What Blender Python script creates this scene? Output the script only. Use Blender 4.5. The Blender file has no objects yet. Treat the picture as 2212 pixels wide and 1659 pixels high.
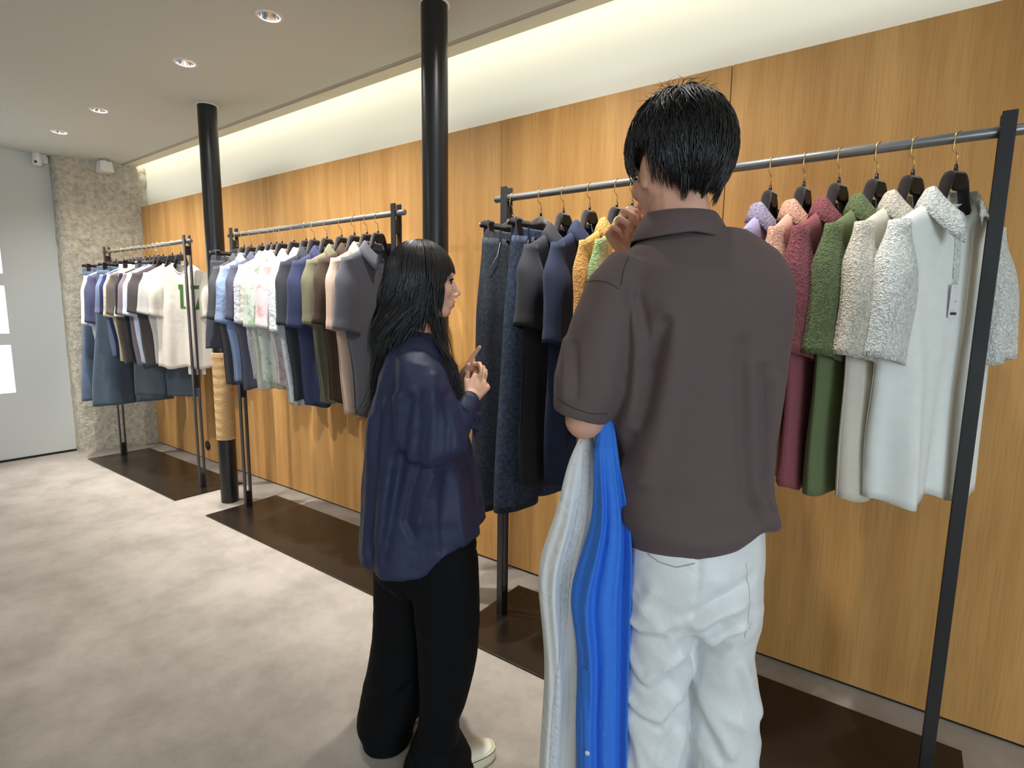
import bpy, bmesh, math, random
from mathutils import Vector, Matrix, Quaternion, noise
from mathutils.bvhtree import BVHTree
R = math.radians
PI = math.pi
SC = bpy.context.scene
COL = SC.collection

# ------------------------------------------------------------------ helpers
def lin(r, g, b):
    def f(c):
        c = c / 255.0
        return c / 12.92 if c <= 0.04045 else ((c + 0.055) / 1.055) ** 2.4
    return (f(r), f(g), f(b), 1.0)

def tag(o, label=None, cat=None, group=None, kind=None):
    if label: o['label'] = label
    if cat: o['category'] = cat
    if group: o['group'] = group
    if kind: o['kind'] = kind
    return o

def empty(name, loc=(0, 0, 0), rz=0.0):
    o = bpy.data.objects.new(name, None)
    o.empty_display_size = 0.1
    COL.objects.link(o)
    o.location = loc
    o.rotation_euler = (0, 0, rz)
    return o

def link(name, me, mat=None, parent=None):
    o = bpy.data.objects.new(name, me)
    COL.objects.link(o)
    if mat is not None and len(me.materials) == 0:
        me.materials.append(mat)
    if parent is not None: o.parent = parent
    return o

class MB:
    """collects verts and faces of one mesh"""
    def __init__(s): s.v = []; s.f = []
    def add(s, vs, fs):
        n = len(s.v)
        s.v += [tuple(v) for v in vs]
        s.f += [tuple(i + n for i in f) for f in fs]
    def box(s, a, b):
        x0, y0, z0 = a; x1, y1, z1 = b
        vs = [(x0,y0,z0),(x1,y0,z0),(x1,y1,z0),(x0,y1,z0),(x0,y0,z1),(x1,y0,z1),(x1,y1,z1),(x0,y1,z1)]
        s.add(vs, [(0,3,2,1),(4,5,6,7),(0,1,5,4),(1,2,6,5),(2,3,7,6),(3,0,4,7)])
        return s
    def loft(s, rings, closed=True, cap0=False, cap1=False):
        n = len(rings[0]); vs = []; fs = []
        for r in rings: vs += [tuple(p) for p in r]
        m = n if closed else n - 1
        for i in range(len(rings) - 1):
            for j in range(m):
                a = i * n + j; b = i * n + (j + 1) % n
                fs.append((a, b, b + n, a + n))
        if cap0: fs.append(tuple(range(n - 1, -1, -1)))
        if cap1: fs.append(tuple((len(rings) - 1) * n + j for j in range(n)))
        s.add(vs, fs); return s
    def tube(s, path, r, n=8, cap=True):
        pts = [Vector(p) for p in path]
        rs = r if isinstance(r, (list, tuple)) else [r] * len(pts)
        rings = []; up = None
        for i, p in enumerate(pts):
            a = pts[max(i - 1, 0)]; b = pts[min(i + 1, len(pts) - 1)]
            t = (b - a).normalized()
            if up is None:
                up = Vector((0, 0, 1)) if abs(t.z) < 0.9 else Vector((1, 0, 0))
            x = t.cross(up)
            if x.length < 1e-6: x = t.orthogonal()
            x.normalize(); y = x.cross(t).normalized(); up = y
            rings.append([p + rs[i] * (math.cos(2*PI*k/n) * x + math.sin(2*PI*k/n) * y) for k in range(n)])
        return s.loft(rings, True, cap, cap)
    def lathe(s, prof, c=(0, 0), n=32, cap0=False, cap1=False):
        rings = [[(c[0] + r*math.cos(2*PI*k/n), c[1] + r*math.sin(2*PI*k/n), z) for k in range(n)] for r, z in prof]
        return s.loft(rings, True, cap0, cap1)
    def ell(s, c, r, n=16, m=10, M=None):
        rings = []
        for i in range(m + 1):
            th = PI * (0.001 + 0.998 * i / m)
            ring = []
            for k in range(n):
                p = Vector((r[0]*math.sin(th)*math.cos(2*PI*k/n), r[1]*math.sin(th)*math.sin(2*PI*k/n), r[2]*math.cos(th)))
                if M is not None: p = M @ p
                ring.append(p + Vector(c))
            rings.append(ring)
        return s.loft(rings, True, True, True)
    def cap(s, p0, r0, p1, r1, n=14):
        """tapered capsule"""
        p0 = Vector(p0); p1 = Vector(p1); d = (p1 - p0)
        L = max(d.length, 1e-5); t = d / L
        x = t.orthogonal().normalized(); y = t.cross(x)
        st = []
        for a in range(5):
            an = PI/2 * (1 - a/4.0); st.append((-math.sin(an)*r0, max(math.cos(an), .03)*r0))
        for a in range(5):
            an = PI/2 * a/4.0; st.append((L + math.sin(an)*r1, max(math.cos(an), .03)*r1))
        rings = [[p0 + t*h + rr*(math.cos(2*PI*k/n)*x + math.sin(2*PI*k/n)*y) for k in range(n)] for h, rr in st]
        return s.loft(rings, True, True, True)
    def mesh(s, name, smooth=True):
        me = bpy.data.meshes.new(name)
        me.from_pydata(s.v, [], s.f)
        bm = bmesh.new(); bm.from_mesh(me)
        bmesh.ops.recalc_face_normals(bm, faces=bm.faces[:])
        bm.to_mesh(me); bm.free()
        if smooth: me.polygons.foreach_set('use_smooth', [True] * len(me.polygons))
        me.update()
        return me
    def build(s, name, mat=None, parent=None, smooth=True, bevel=0, solid=0, sub=0):
        o = link(name, s.mesh(name, smooth), mat, parent)
        if solid:
            m = o.modifiers.new('s', 'SOLIDIFY'); m.thickness = solid; m.offset = -1
        if bevel:
            m = o.modifiers.new('b', 'BEVEL'); m.width = bevel; m.segments = 2; m.limit_method = 'ANGLE'
        if sub:
            m = o.modifiers.new('u', 'SUBSURF'); m.levels = sub; m.render_levels = sub
        return o

def fuse(mb, voxel, smooth=4):
    """one continuous surface out of overlapping shapes"""
    o = link('tmp', mb.mesh('tmp'))
    m = o.modifiers.new('r', 'REMESH'); m.mode = 'VOXEL'; m.voxel_size = voxel
    if smooth:
        k = o.modifiers.new('s', 'SMOOTH'); k.factor = 0.5; k.iterations = smooth
    dg = bpy.context.evaluated_depsgraph_get(); dg.update()
    me = bpy.data.meshes.new_from_object(o.evaluated_get(dg))
    old = o.data
    bpy.data.objects.remove(o); bpy.data.meshes.remove(old)
    me.polygons.foreach_set('use_smooth', [True] * len(me.polygons))
    return me

def displace(me, fn):
    me.update()
    nn = [v.normal.copy() for v in me.vertices]
    for v, n in zip(me.vertices, nn):
        v.co = v.co + fn(v.co, n)
    me.update()

def sm(a, b, x):
    t = min(1.0, max(0.0, (x - a) / (b - a))); return t*t*(3 - 2*t)

def lerp_tab(tab, x):
    """piecewise linear/smooth table [(x, v...)] ascending"""
    if x <= tab[0][0]: return tab[0][1:]
    for a, b in zip(tab, tab[1:]):
        if x <= b[0]:
            t = (x - a[0]) / (b[0] - a[0])
            return tuple(p + (q - p) * t for p, q in zip(a[1:], b[1:]))
    return tab[-1][1:]

def seg_dist(p, pts):
    best = 9
    for a, b in zip(pts, pts[1:]):
        dx, dy = b[0]-a[0], b[1]-a[1]
        t = max(0, min(1, ((p[0]-a[0])*dx + (p[1]-a[1])*dy) / (dx*dx + dy*dy + 1e-12)))
        d = math.hypot(p[0]-a[0]-t*dx, p[1]-a[1]-t*dy)
        if d < best: best = d
    return best

# ---------------------------------------------------------------- materials
def mat_new(name):
    m = bpy.data.materials.new(name); m.use_nodes = True
    nt = m.node_tree; b = nt.nodes['Principled BSDF']
    return m, nt, b

def nd(nt, t, **kw):
    n = nt.nodes.new(t)
    for k, v in kw.items(): setattr(n, k, v)
    return n

def plain(name, col, rough=0.6, metal=0.0, emit=0, spec=None, coat=0):
    m, nt, b = mat_new(name)
    b.inputs['Base Color'].default_value = col
    b.inputs['Roughness'].default_value = rough
    b.inputs['Metallic'].default_value = metal
    if spec is not None: b.inputs['Specular IOR Level'].default_value = spec
    if coat: b.inputs['Coat Weight'].default_value = coat
    if emit:
        b.inputs['Emission Color'].default_value = col
        b.inputs['Emission Strength'].default_value = emit
    return m

def fabric(name, col, rough=0.85, weave=500, bump=0.15, wr=0.0, wrs=14, var=0.10, sheen=0.04, vs=30, stretch=(1, 1, 1), spec=0.25, dist=0.002):
    m, nt, b = mat_new(name)
    tc = nd(nt, 'ShaderNodeTexCoord')
    mp = nd(nt, 'ShaderNodeMapping'); mp.inputs['Scale'].default_value = stretch
    nt.links.new(tc.outputs['Object'], mp.inputs['Vector'])
    n1 = nd(nt, 'ShaderNodeTexNoise'); n1.inputs['Scale'].default_value = vs; n1.inputs['Detail'].default_value = 5
    nt.links.new(mp.outputs['Vector'], n1.inputs['Vector'])
    mix = nd(nt, 'ShaderNodeMix', data_type='RGBA', blend_type='MIX')
    mix.inputs['A'].default_value = tuple(c*(1-var) for c in col[:3]) + (1,)
    mix.inputs['B'].default_value = tuple(min(1, c*(1+var)) for c in col[:3]) + (1,)
    nt.links.new(n1.outputs['Fac'], mix.inputs['Factor'])
    nt.links.new(mix.outputs['Result'], b.inputs['Base Color'])
    b.inputs['Roughness'].default_value = rough
    b.inputs['Sheen Weight'].default_value = sheen
    b.inputs['Specular IOR Level'].default_value = spec
    n2 = nd(nt, 'ShaderNodeTexNoise'); n2.inputs['Scale'].default_value = weave; n2.inputs['Detail'].default_value = 3
    nt.links.new(tc.outputs['Object'], n2.inputs['Vector'])
    bp = nd(nt, 'ShaderNodeBump'); bp.inputs['Strength'].default_value = bump; bp.inputs['Distance'].default_value = dist
    nt.links.new(n2.outputs['Fac'], bp.inputs['Height'])
    if wr:
        n3 = nd(nt, 'ShaderNodeTexNoise'); n3.inputs['Scale'].default_value = wrs; n3.inputs['Detail'].default_value = 4
        n3.inputs['Distortion'].default_value = 1.2
        nt.links.new(mp.outputs['Vector'], n3.inputs['Vector'])
        b2 = nd(nt, 'ShaderNodeBump'); b2.inputs['Strength'].default_value = wr; b2.inputs['Distance'].default_value = 0.02
        nt.links.new(n3.outputs['Fac'], b2.inputs['Height'])
        nt.links.new(b2.outputs['Normal'], bp.inputs['Normal'])
    nt.links.new(bp.outputs['Normal'], b.inputs['Normal'])
    return m

def terry(name, col):
    """bouclé towelling: raised loops all over"""
    m, nt, b = mat_new(name)
    tc = nd(nt, 'ShaderNodeTexCoord')
    v = nd(nt, 'ShaderNodeTexNoise'); v.inputs['Scale'].default_value = 150; v.inputs['Detail'].default_value = 0.6; v.inputs['Distortion'].default_value = 1.2
    nt.links.new(tc.outputs['Object'], v.inputs['Vector'])
    rp = nd(nt, 'ShaderNodeValToRGB')
    rp.color_ramp.elements[0].position = 0.36; rp.color_ramp.elements[0].color = tuple(c*0.70 for c in col[:3]) + (1,)  # hollows between the loops darkened in the colour as painted shade
    rp.color_ramp.elements[1].position = 0.60; rp.color_ramp.elements[1].color = col
    nt.links.new(v.outputs['Fac'], rp.inputs['Fac'])
    nt.links.new(rp.outputs['Color'], b.inputs['Base Color'])
    b.inputs['Roughness'].default_value = 0.95; b.inputs['Sheen Weight'].default_value = 0.06
    b.inputs['Specular IOR Level'].default_value = 0.15
    bp = nd(nt, 'ShaderNodeBump'); bp.inputs['Strength'].default_value = 1.0; bp.inputs['Distance'].default_value = 0.006
    nt.links.new(v.outputs['Fac'], bp.inputs['Height']); nt.links.new(bp.outputs['Normal'], b.inputs['Normal'])
    return m

def stripes(name, c1, c2, axis='Y', scale=160):
    m, nt, b = mat_new(name)
    tc = nd(nt, 'ShaderNodeTexCoord')
    w = nd(nt, 'ShaderNodeTexWave'); w.bands_direction = axis; w.inputs['Scale'].default_value = scale; w.inputs['Distortion'].default_value = 0.3
    nt.links.new(tc.outputs['Object'], w.inputs['Vector'])
    mix = nd(nt, 'ShaderNodeMix', data_type='RGBA')
    mix.inputs['A'].default_value = c1; mix.inputs['B'].default_value = c2
    nt.links.new(w.outputs['Fac'], mix.inputs['Factor']); nt.links.new(mix.outputs['Result'], b.inputs['Base Color'])
    b.inputs['Roughness'].default_value = 0.85
    return m

def blotch(name, c1, c2, scale=40, lo=0.5, hi=0.62, rough=0.85):
    """printed pattern of irregular flecks"""
    m, nt, b = mat_new(name)
    tc = nd(nt, 'ShaderNodeTexCoord')
    n = nd(nt, 'ShaderNodeTexNoise'); n.inputs['Scale'].default_value = scale; n.inputs['Detail'].default_value = 3
    nt.links.new(tc.outputs['Object'], n.inputs['Vector'])
    rp = nd(nt, 'ShaderNodeValToRGB')
    rp.color_ramp.elements[0].position = lo; rp.color_ramp.elements[0].color = c1
    rp.color_ramp.elements[1].position = hi; rp.color_ramp.elements[1].color = c2
    nt.links.new(n.outputs['Fac'], rp.inputs['Fac']); nt.links.new(rp.outputs['Color'], b.inputs['Base Color'])
    b.inputs['Roughness'].default_value = rough
    return m

def wood_mat():
    m, nt, b = mat_new('oak_veneer')
    tc = nd(nt, 'ShaderNodeTexCoord')
    mp = nd(nt, 'ShaderNodeMapping'); mp.inputs['Scale'].default_value = (1, 1, 0.06)
    nt.links.new(tc.outputs['Object'], mp.inputs['Vector'])
    a = nd(nt, 'ShaderNodeTexNoise'); a.inputs['Scale'].default_value = 9; a.inputs['Detail'].default_value = 6; a.inputs['Distortion'].default_value = 0.4
    nt.links.new(mp.outputs['Vector'], a.inputs['Vector'])
    mp2 = nd(nt, 'ShaderNodeMapping'); mp2.inputs['Scale'].default_value = (1, 1, 0.03)
    nt.links.new(tc.outputs['Object'], mp2.inputs['Vector'])
    f = nd(nt, 'ShaderNodeTexNoise'); f.inputs['Scale'].default_value = 160; f.inputs['Detail'].default_value = 3
    nt.links.new(mp2.outputs['Vector'], f.inputs['Vector'])
    rp = nd(nt, 'ShaderNodeValToRGB')
    e = rp.color_ramp.elements
    e[0].position = 0.30; e[0].color = lin(190, 139, 78)
    e[1].position = 0.72; e[1].color = lin(220, 170, 104)
    nt.links.new(a.outputs['Fac'], rp.inputs['Fac'])
    mx = nd(nt, 'ShaderNodeMix', data_type='RGBA', blend_type='MULTIPLY'); mx.inputs['Factor'].default_value = 0.35
    nt.links.new(rp.outputs['Color'], mx.inputs['A'])
    r2 = nd(nt, 'ShaderNodeValToRGB')
    r2.color_ramp.elements[0].position = 0.35; r2.color_ramp.elements[0].color = (0.68, 0.62, 0.55, 1)
    r2.color_ramp.elements[1].position = 0.55; r2.color_ramp.elements[1].color = (1, 1, 1, 1)
    nt.links.new(f.outputs['Fac'], r2.inputs['Fac']); nt.links.new(r2.outputs['Color'], mx.inputs['B'])
    nt.links.new(mx.outputs['Result'], b.inputs['Base Color'])
    b.inputs['Roughness'].default_value = 0.5; b.inputs['Specular IOR Level'].default_value = 0.3
    return m

def carpet_mat():
    m, nt, b = mat_new('carpet')
    tc = nd(nt, 'ShaderNodeTexCoord')
    a = nd(nt, 'ShaderNodeTexNoise'); a.inputs['Scale'].default_value = 3.2; a.inputs['Detail'].default_value = 8; a.inputs['Roughness'].default_value = 0.65
    nt.links.new(tc.outputs['Object'], a.inputs['Vector'])
    rp = nd(nt, 'ShaderNodeValToRGB')
    rp.color_ramp.elements[0].position = 0.34; rp.color_ramp.elements[0].color = lin(150, 142, 132)
    rp.color_ramp.elements[1].position = 0.62; rp.color_ramp.elements[1].color = lin(176, 167, 157)
    nt.links.new(a.outputs['Fac'], rp.inputs['Fac'])
    nt.links.new(rp.outputs['Color'], b.inputs['Base Color'])
    b.inputs['Roughness'].default_value = 1.0; b.inputs['Specular IOR Level'].default_value = 0.05
    b.inputs['Sheen Weight'].default_value = 0.2
    n = nd(nt, 'ShaderNodeTexNoise'); n.inputs['Scale'].default_value = 420; n.inputs['Detail'].default_value = 2
    nt.links.new(tc.outputs['Object'], n.inputs['Vector'])
    bp = nd(nt, 'ShaderNodeBump'); bp.inputs['Strength'].default_value = 0.45; bp.inputs['Distance'].default_value = 0.006
    nt.links.new(n.outputs['Fac'], bp.inputs['Height']); nt.links.new(bp.outputs['Normal'], b.inputs['Normal'])
    return m

def concrete_mat():
    m, nt, b = mat_new('rough_concrete')
    tc = nd(nt, 'ShaderNodeTexCoord')
    a = nd(nt, 'ShaderNodeTexNoise'); a.inputs['Scale'].default_value = 26; a.inputs['Detail'].default_value = 8; a.inputs['Roughness'].default_value = 0.7
    nt.links.new(tc.outputs['Object'], a.inputs['Vector'])
    rp = nd(nt, 'ShaderNodeValToRGB')
    rp.color_ramp.elements[0].position = 0.3; rp.color_ramp.elements[0].color = lin(160, 152, 134)
    rp.color_ramp.elements[1].position = 0.6; rp.color_ramp.elements[1].color = lin(212, 205, 188)
    nt.links.new(a.outputs['Fac'], rp.inputs['Fac'])
    nt.links.new(rp.outputs['Color'], b.inputs['Base Color'])
    b.inputs['Roughness'].default_value = 0.95; b.inputs['Specular IOR Level'].default_value = 0.1
    n = nd(nt, 'ShaderNodeTexNoise'); n.inputs['Scale'].default_value = 45; n.inputs['Detail'].default_value = 4; n.inputs['Distortion'].default_value = 0.8
    nt.links.new(tc.outputs['Object'], n.inputs['Vector'])
    bp = nd(nt, 'ShaderNodeBump'); bp.inputs['Strength'].default_value = 0.9; bp.inputs['Distance'].default_value = 0.015
    nt.links.new(n.outputs['Fac'], bp.inputs['Height']); nt.links.new(bp.outputs['Normal'], b.inputs['Normal'])
    return m

def plaster(name, col, bump=0.08, scale=220):
    m, nt, b = mat_new(name)
    tc = nd(nt, 'ShaderNodeTexCoord')
    n = nd(nt, 'ShaderNodeTexNoise'); n.inputs['Scale'].default_value = scale; n.inputs['Detail'].default_value = 3
    nt.links.new(tc.outputs['Object'], n.inputs['Vector'])
    bp = nd(nt, 'ShaderNodeBump'); bp.inputs['Strength'].default_value = bump; bp.inputs['Distance'].default_value = 0.003
    nt.links.new(n.outputs['Fac'], bp.inputs['Height']); nt.links.new(bp.outputs['Normal'], b.inputs['Normal'])
    b.inputs['Base Color'].default_value = col; b.inputs['Roughness'].default_value = 0.9
    b.inputs['Specular IOR Level'].default_value = 0.15
    return m

def rope_mat():
    m, nt, b = mat_new('jute_rope')
    tc = nd(nt, 'ShaderNodeTexCoord')
    w = nd(nt, 'ShaderNodeTexWave'); w.bands_direction = 'Z'; w.inputs['Scale'].default_value = 32; w.inputs['Distortion'].default_value = 3; w.inputs['Detail'].default_value = 3; w.inputs['Detail Scale'].default_value = 4
    nt.links.new(tc.outputs['Object'], w.inputs['Vector'])
    mix = nd(nt, 'ShaderNodeMix', data_type='RGBA')
    mix.inputs['A'].default_value = lin(196, 150, 96); mix.inputs['B'].default_value = lin(236, 198, 146)
    nt.links.new(w.outputs['Fac'], mix.inputs['Factor']); nt.links.new(mix.outputs['Result'], b.inputs['Base Color'])
    b.inputs['Roughness'].default_value = 0.95
    bp = nd(nt, 'ShaderNodeBump'); bp.inputs['Strength'].default_value = 0.8; bp.inputs['Distance'].default_value = 0.006
    nt.links.new(w.outputs['Fac'], bp.inputs['Height']); nt.links.new(bp.outputs['Normal'], b.inputs['Normal'])
    return m

def steel_mat(name, col, rough):
    m, nt, b = mat_new(name)
    tc = nd(nt, 'ShaderNodeTexCoord')
    n = nd(nt, 'ShaderNodeTexNoise'); n.inputs['Scale'].default_value = 2.5; n.inputs['Detail'].default_value = 2
    nt.links.new(tc.outputs['Object'], n.inputs['Vector'])
    mr = nd(nt, 'ShaderNodeMapRange'); mr.inputs['To Min'].default_value = rough*0.75; mr.inputs['To Max'].default_value = rough*1.3
    nt.links.new(n.outputs['Fac'], mr.inputs['Value']); nt.links.new(mr.outputs['Result'], b.inputs['Roughness'])
    b.inputs['Base Color'].default_value = col; b.inputs['Metallic'].default_value = 0.55
    b.inputs['Specular IOR Level'].default_value = 0.5
    return m

M = dict(
    wood=wood_mat(), carpet=carpet_mat(), concrete=concrete_mat(), rope=rope_mat(),
    white=plaster('white_wall_paint', lin(228, 226, 214)), ceil=plaster('ceiling_paint', lin(206, 211, 203), 0.1, 120),
    grey=plaster('grey_wall_paint', lin(204, 207, 204)), lip=plaster('cove_plaster', lin(228, 222, 200), 0.5, 160),
    dark=plain('shadow_gap', lin(30, 28, 26), 0.9), slot=plain('slot_grey', lin(176, 167, 157), 0.8),
    black=plain('black_paint', lin(22, 23, 25), 0.32), steel=steel_mat('dark_steel', lin(62, 63, 66), 0.36),
    plate=steel_mat('dark_steel_plate', lin(58, 50, 42), 0.26), rail=steel_mat('rail_steel', lin(128, 128, 126), 0.30),
    block=plain('black_spacer', lin(12, 12, 13), 0.5), gold=plain('brass_wire', lin(232, 200, 142), 0.28, 1.0),
    chrome=plain('chrome', lin(225, 225, 225), 0.12, 1.0), wplastic=plain('white_plastic', lin(232, 232, 230), 0.4),
    lamp=plain('lamp_emitter', (1.0, 0.93, 0.82, 1), 0.5, 0, 6), led=plain('led_strip', (1.0, 0.92, 0.72, 1), 0.5, 0, 8),
    hanger=fabric('brown_flock', lin(32, 22, 21), 0.95, 900, 0.1, 0, var=0.1, sheen=0.3),
    hbadge=plain('hanger_badge', lin(14, 11, 11), 0.45), paper=plain('white_card', lin(230, 230, 228), 0.7),
    ink=plain('black_print', lin(60, 58, 58), 0.8), button=plain('button_shell', lin(225, 222, 214), 0.35),
    bdark=plain('button_dark', lin(38, 34, 34), 0.4), glass=plain('daylight_pane', (0.72, 0.86, 1.0, 1), 0.3, 0, 2.0),
    niche=plain('niche_white', lin(240, 240, 242), 0.6), tnum=plain('green_print', lin(58, 104, 42), 0.8),
)

# ---------------------------------------------------------------- the setting
ZC = 2.76
def quad_mesh(name, vs, fs, mat, kind='structure', smooth=False):
    mb = MB(); mb.add(vs, fs); o = mb.build(name, mat, None, smooth); tag(o, kind=kind); return o

XL, XR, YN, YW = -6.52, 4.0, -6.0, 2.40
mb = MB(); mb.box((XL-.4, YN-.1, -.06), (XR+.1, YW+.1, 0)); tag(mb.build('floor', M['carpet'], smooth=False), kind='structure')

DOWN = [(x, 1.535) for x in (-5.52, -4.68, -3.38, -2.53, -1.24, -0.40, 0.90, 1.74)]
DOWN_OUT = [(x, y) for y in (-0.6, -2.7, -4.6) for x in (-5.1, -3.0, -0.9, 1.2, 3.0)]

def ceiling():
    bm = bmesh.new(); edges = []
    def loop(pts):
        vs = [bm.verts.new((p[0], p[1], ZC)) for p in pts]
        for a, b in zip(vs, vs[1:] + vs[:1]): edges.append(bm.edges.new((a, b)))
    loop([(XL-.4, YN-.1), (XR+.1, YN-.1), (XR+.1, 2.19), (XL-.4, 2.19)])
    for x, y in DOWN + DOWN_OUT:
        loop([(x + .047*math.cos(2*PI*k/24), y + .047*math.sin(2*PI*k/24)) for k in range(24)])
    bmesh.ops.triangle_fill(bm, use_beauty=True, edges=edges)
    for f in bm.faces:
        f.normal_update()
        if f.normal.z > 0: f.normal_flip()
    me = bpy.data.meshes.new('ceiling'); bm.to_mesh(me); bm.free()
    tag(link('ceiling', me, M['ceil']), kind='structure')
ceiling()
mb = MB(); mb.box((XL-.4, YN-.1, 3.06), (XR+.1, YW+.1, 3.1)); tag(mb.build('ceiling_slab', M['white'], smooth=False), kind='structure')
# slot in the ceiling, the plaster lip and the light cove behind it
mb = MB(); mb.box((XL-.4, 2.186, ZC+.004), (XR, 2.229, ZC+.05)); tag(mb.build('trim_slot', M['slot'], smooth=False), kind='structure')
mb = MB(); mb.box((XL-.4, 2.229, ZC), (XR, 2.32, ZC+.045)); mb.box((XL-.4, 2.229, ZC+.045), (XR, 2.245, 3.06))
tag(mb.build('trim_cove', M['lip'], smooth=False), kind='structure')
mb = MB(); mb.box((XL-.4, YW, 0), (XR+.1, YW+.1, 3.06)); tag(mb.build('wall_back', M['white'], smooth=False), kind='structure')
mb = MB(); mb.box((XL-.4, YN-.1, 0), (XR+.1, YN, 3.06)); tag(mb.build('wall_front', M['white'], smooth=False), kind='structure')

# oak panelling, 1.128 m boards with fine joints, standing off the white wall
mb = MB()
seams = [-6.30] + [-1.782 - 1.128*k for k in (3, 2, 1, 0)] + [-0.654, 0.474, 1.602, 2.73, 3.858]
seams = sorted(seams)
for a, b in zip(seams, seams[1:]):
    mb.box((a + .0018, 2.338, 0.012), (b - .0018, 2.398, 2.385))
tag(mb.build('trim_panelling', M['wood'], smooth=False), kind='structure')
mb = MB(); mb.box((-6.25, 2.346, 0.0), (3.858, 2.399, 2.36)); tag(mb.build('trim_backing', M['dark'], smooth=False), kind='structure')

# far end wall with three lit niches
def wall_left():
    ys = [YN, 0.70, 1.312, 1.80]; zs = [0, .625, 1.056, 1.16, 1.581, 1.687, 2.108, ZC]
    holes = {(1, 1), (1, 3), (1, 5)}
    mb = MB()
    for i in range(3):
        for j in range(7):
            if (i, j) in holes: continue
            mb.add([(XL, ys[i], zs[j]), (XL, ys[i+1], zs[j]), (XL, ys[i+1], zs[j+1]), (XL, ys[i], zs[j+1])], [(0, 1, 2, 3)])
    o = mb.build('wall_left', M['grey'], smooth=False); tag(o, kind='structure')
    for j in (1, 3, 5):
        n = MB(); x0 = XL - .32; y0, y1, z0, z1 = ys[1], ys[2], zs[j], zs[j+1]
        n.add([(XL,y0,z0),(XL,y1,z0),(XL,y1,z1),(XL,y0,z1),(x0,y0,z0),(x0,y1,z0),(x0,y1,z1),(x0,y0,z1)],
              [(0,1,5,4),(1,2,6,5),(2,3,7,6),(3,0,4,7),(4,5,6,7)])
        tag(n.build('trim_niche', M['niche'], smooth=False), kind='structure')
        l = bpy.data.lights.new('niche_light', 'AREA'); l.shape = 'RECTANGLE'; l.size = .2; l.size_y = .5; l.energy = 7; l.color = (.93, .96, 1)
        lo = bpy.data.objects.new('niche_light', l); COL.objects.link(lo); lo.location = (XL-.17, (y0+y1)/2, z1-.012)
    mb = MB(); mb.box((XL-.01, YN, 0), (XL+.006, 1.72, .02)); tag(mb.build('baseboard_left', M['dark'], smooth=False), kind='structure')
wall_left()

def wall_right():
    # end wall with a shop window that lets cool daylight in
    mb = MB()
    y0, y1, z0, z1 = -4.2, -0.6, 0.3, 2.5
    ys = [YN, y0, y1, YW]; zs = [0, z0, z1, 3.06]
    for i in range(3):
        for j in range(3):
            if (i, j) == (1, 1): continue
            mb.add([(XR, ys[i], zs[j]), (XR, ys[i+1], zs[j]), (XR, ys[i+1], zs[j+1]), (XR, ys[i], zs[j+1])], [(3, 2, 1, 0)])
    tag(mb.build('wall_right', M['white'], smooth=False), kind='structure')
    mb = MB(); mb.box((XR+.04, y0-.05, z0-.05), (XR+.05, y1+.05, z1+.05))
    w = mb.build('window_1', M['glass'], smooth=False); tag(w, kind='structure')
    fr = MB()
    for a, b in (((XR-.02, y0, z0), (XR+.05, y0+.06, z1)), ((XR-.02, y1-.06, z0), (XR+.05, y1, z1)), ((XR-.02, y0, z0), (XR+.05, y1, z0+.06)),
                 ((XR-.02, y0, z1-.06), (XR+.05, y1, z1)), ((XR-.02, (y0+y1)/2-.03, z0), (XR+.05, (y0+y1)/2+.03, z1))): fr.box(a, b)
    fr.build('window_frame', M['black'], w, smooth=False)
wall_right()

# rough concrete pier in the far corner
def pier():
    prof = [(-6.60, 1.712), (-6.55, 1.712), (-6.50, 1.712), (-6.455, 1.713), (-6.43, 1.716), (-6.405, 1.727), (-6.388, 1.745), (-6.378, 1.77)]
    for k in range(1, 31):
        t = k / 30.0; prof.append((-6.378 + t*(.14), 1.77 + t*.66))
    zs = [ZC * k / 110.0 for k in range(111)]
    mb = MB(); rings = []
    for z in zs:
        ring = []
        for x, y in prof:
            p = Vector((x, y, z))
            n1 = noise.fractal(p * 9, 1.0, 2.0, 4) * .012 + noise.noise(p * 38) * .006
            c = abs(noise.noise(p * 5.0 + Vector((7, 3, 1))))
            up = sm(1.1, 2.5, z)
            dn = Vector((.9, -.4, 0)) * (n1 * (.7 + .8*up) - (.010 if c < .05 else 0) * up)
            ring.append(p + dn)
        rings.append(ring)
    mb.loft(rings, closed=False)
    tag(mb.build('wall_pier', M['concrete']), kind='structure')
pier()

# steel columns
def column(x, y, label, rope=None):
    e = empty('column', (x, y, 0))
    tag(e, label, 'column')
    mb = MB(); mb.lathe([(.0595, 0), (.0595, ZC)], n=48); mb.build('shaft', M['black'], e)
    mb = MB(); mb.lathe([(.0590, ZC-.004), (.068, ZC-.004), (.068, ZC), (.059, ZC)], n=48); mb.build('ceiling_ring', M['wplastic'], e)
    if rope:
        mb = MB(); prof = [(.0597, rope[0])]
        n = int((rope[1]-rope[0]) / .0085)
        for k in range(n):
            z = rope[0] + k*.0085
            prof += [(.0608, z), (.0646, z + .0022), (.0646, z + .0062)]
        prof.append((.0597, rope[1]))
        mb.lathe(prof, n=40); tag(mb.build('rope_wrap', M['rope'], e), 'tan jute rope wound tightly around the shaft')
column(-3.955, 1.92, 'black round steel column wrapped in tan rope between farthest and middle racks', (.47, 1.10))
column(-1.83, 1.90, 'plain black round steel column rising behind the woman to the ceiling')

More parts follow.
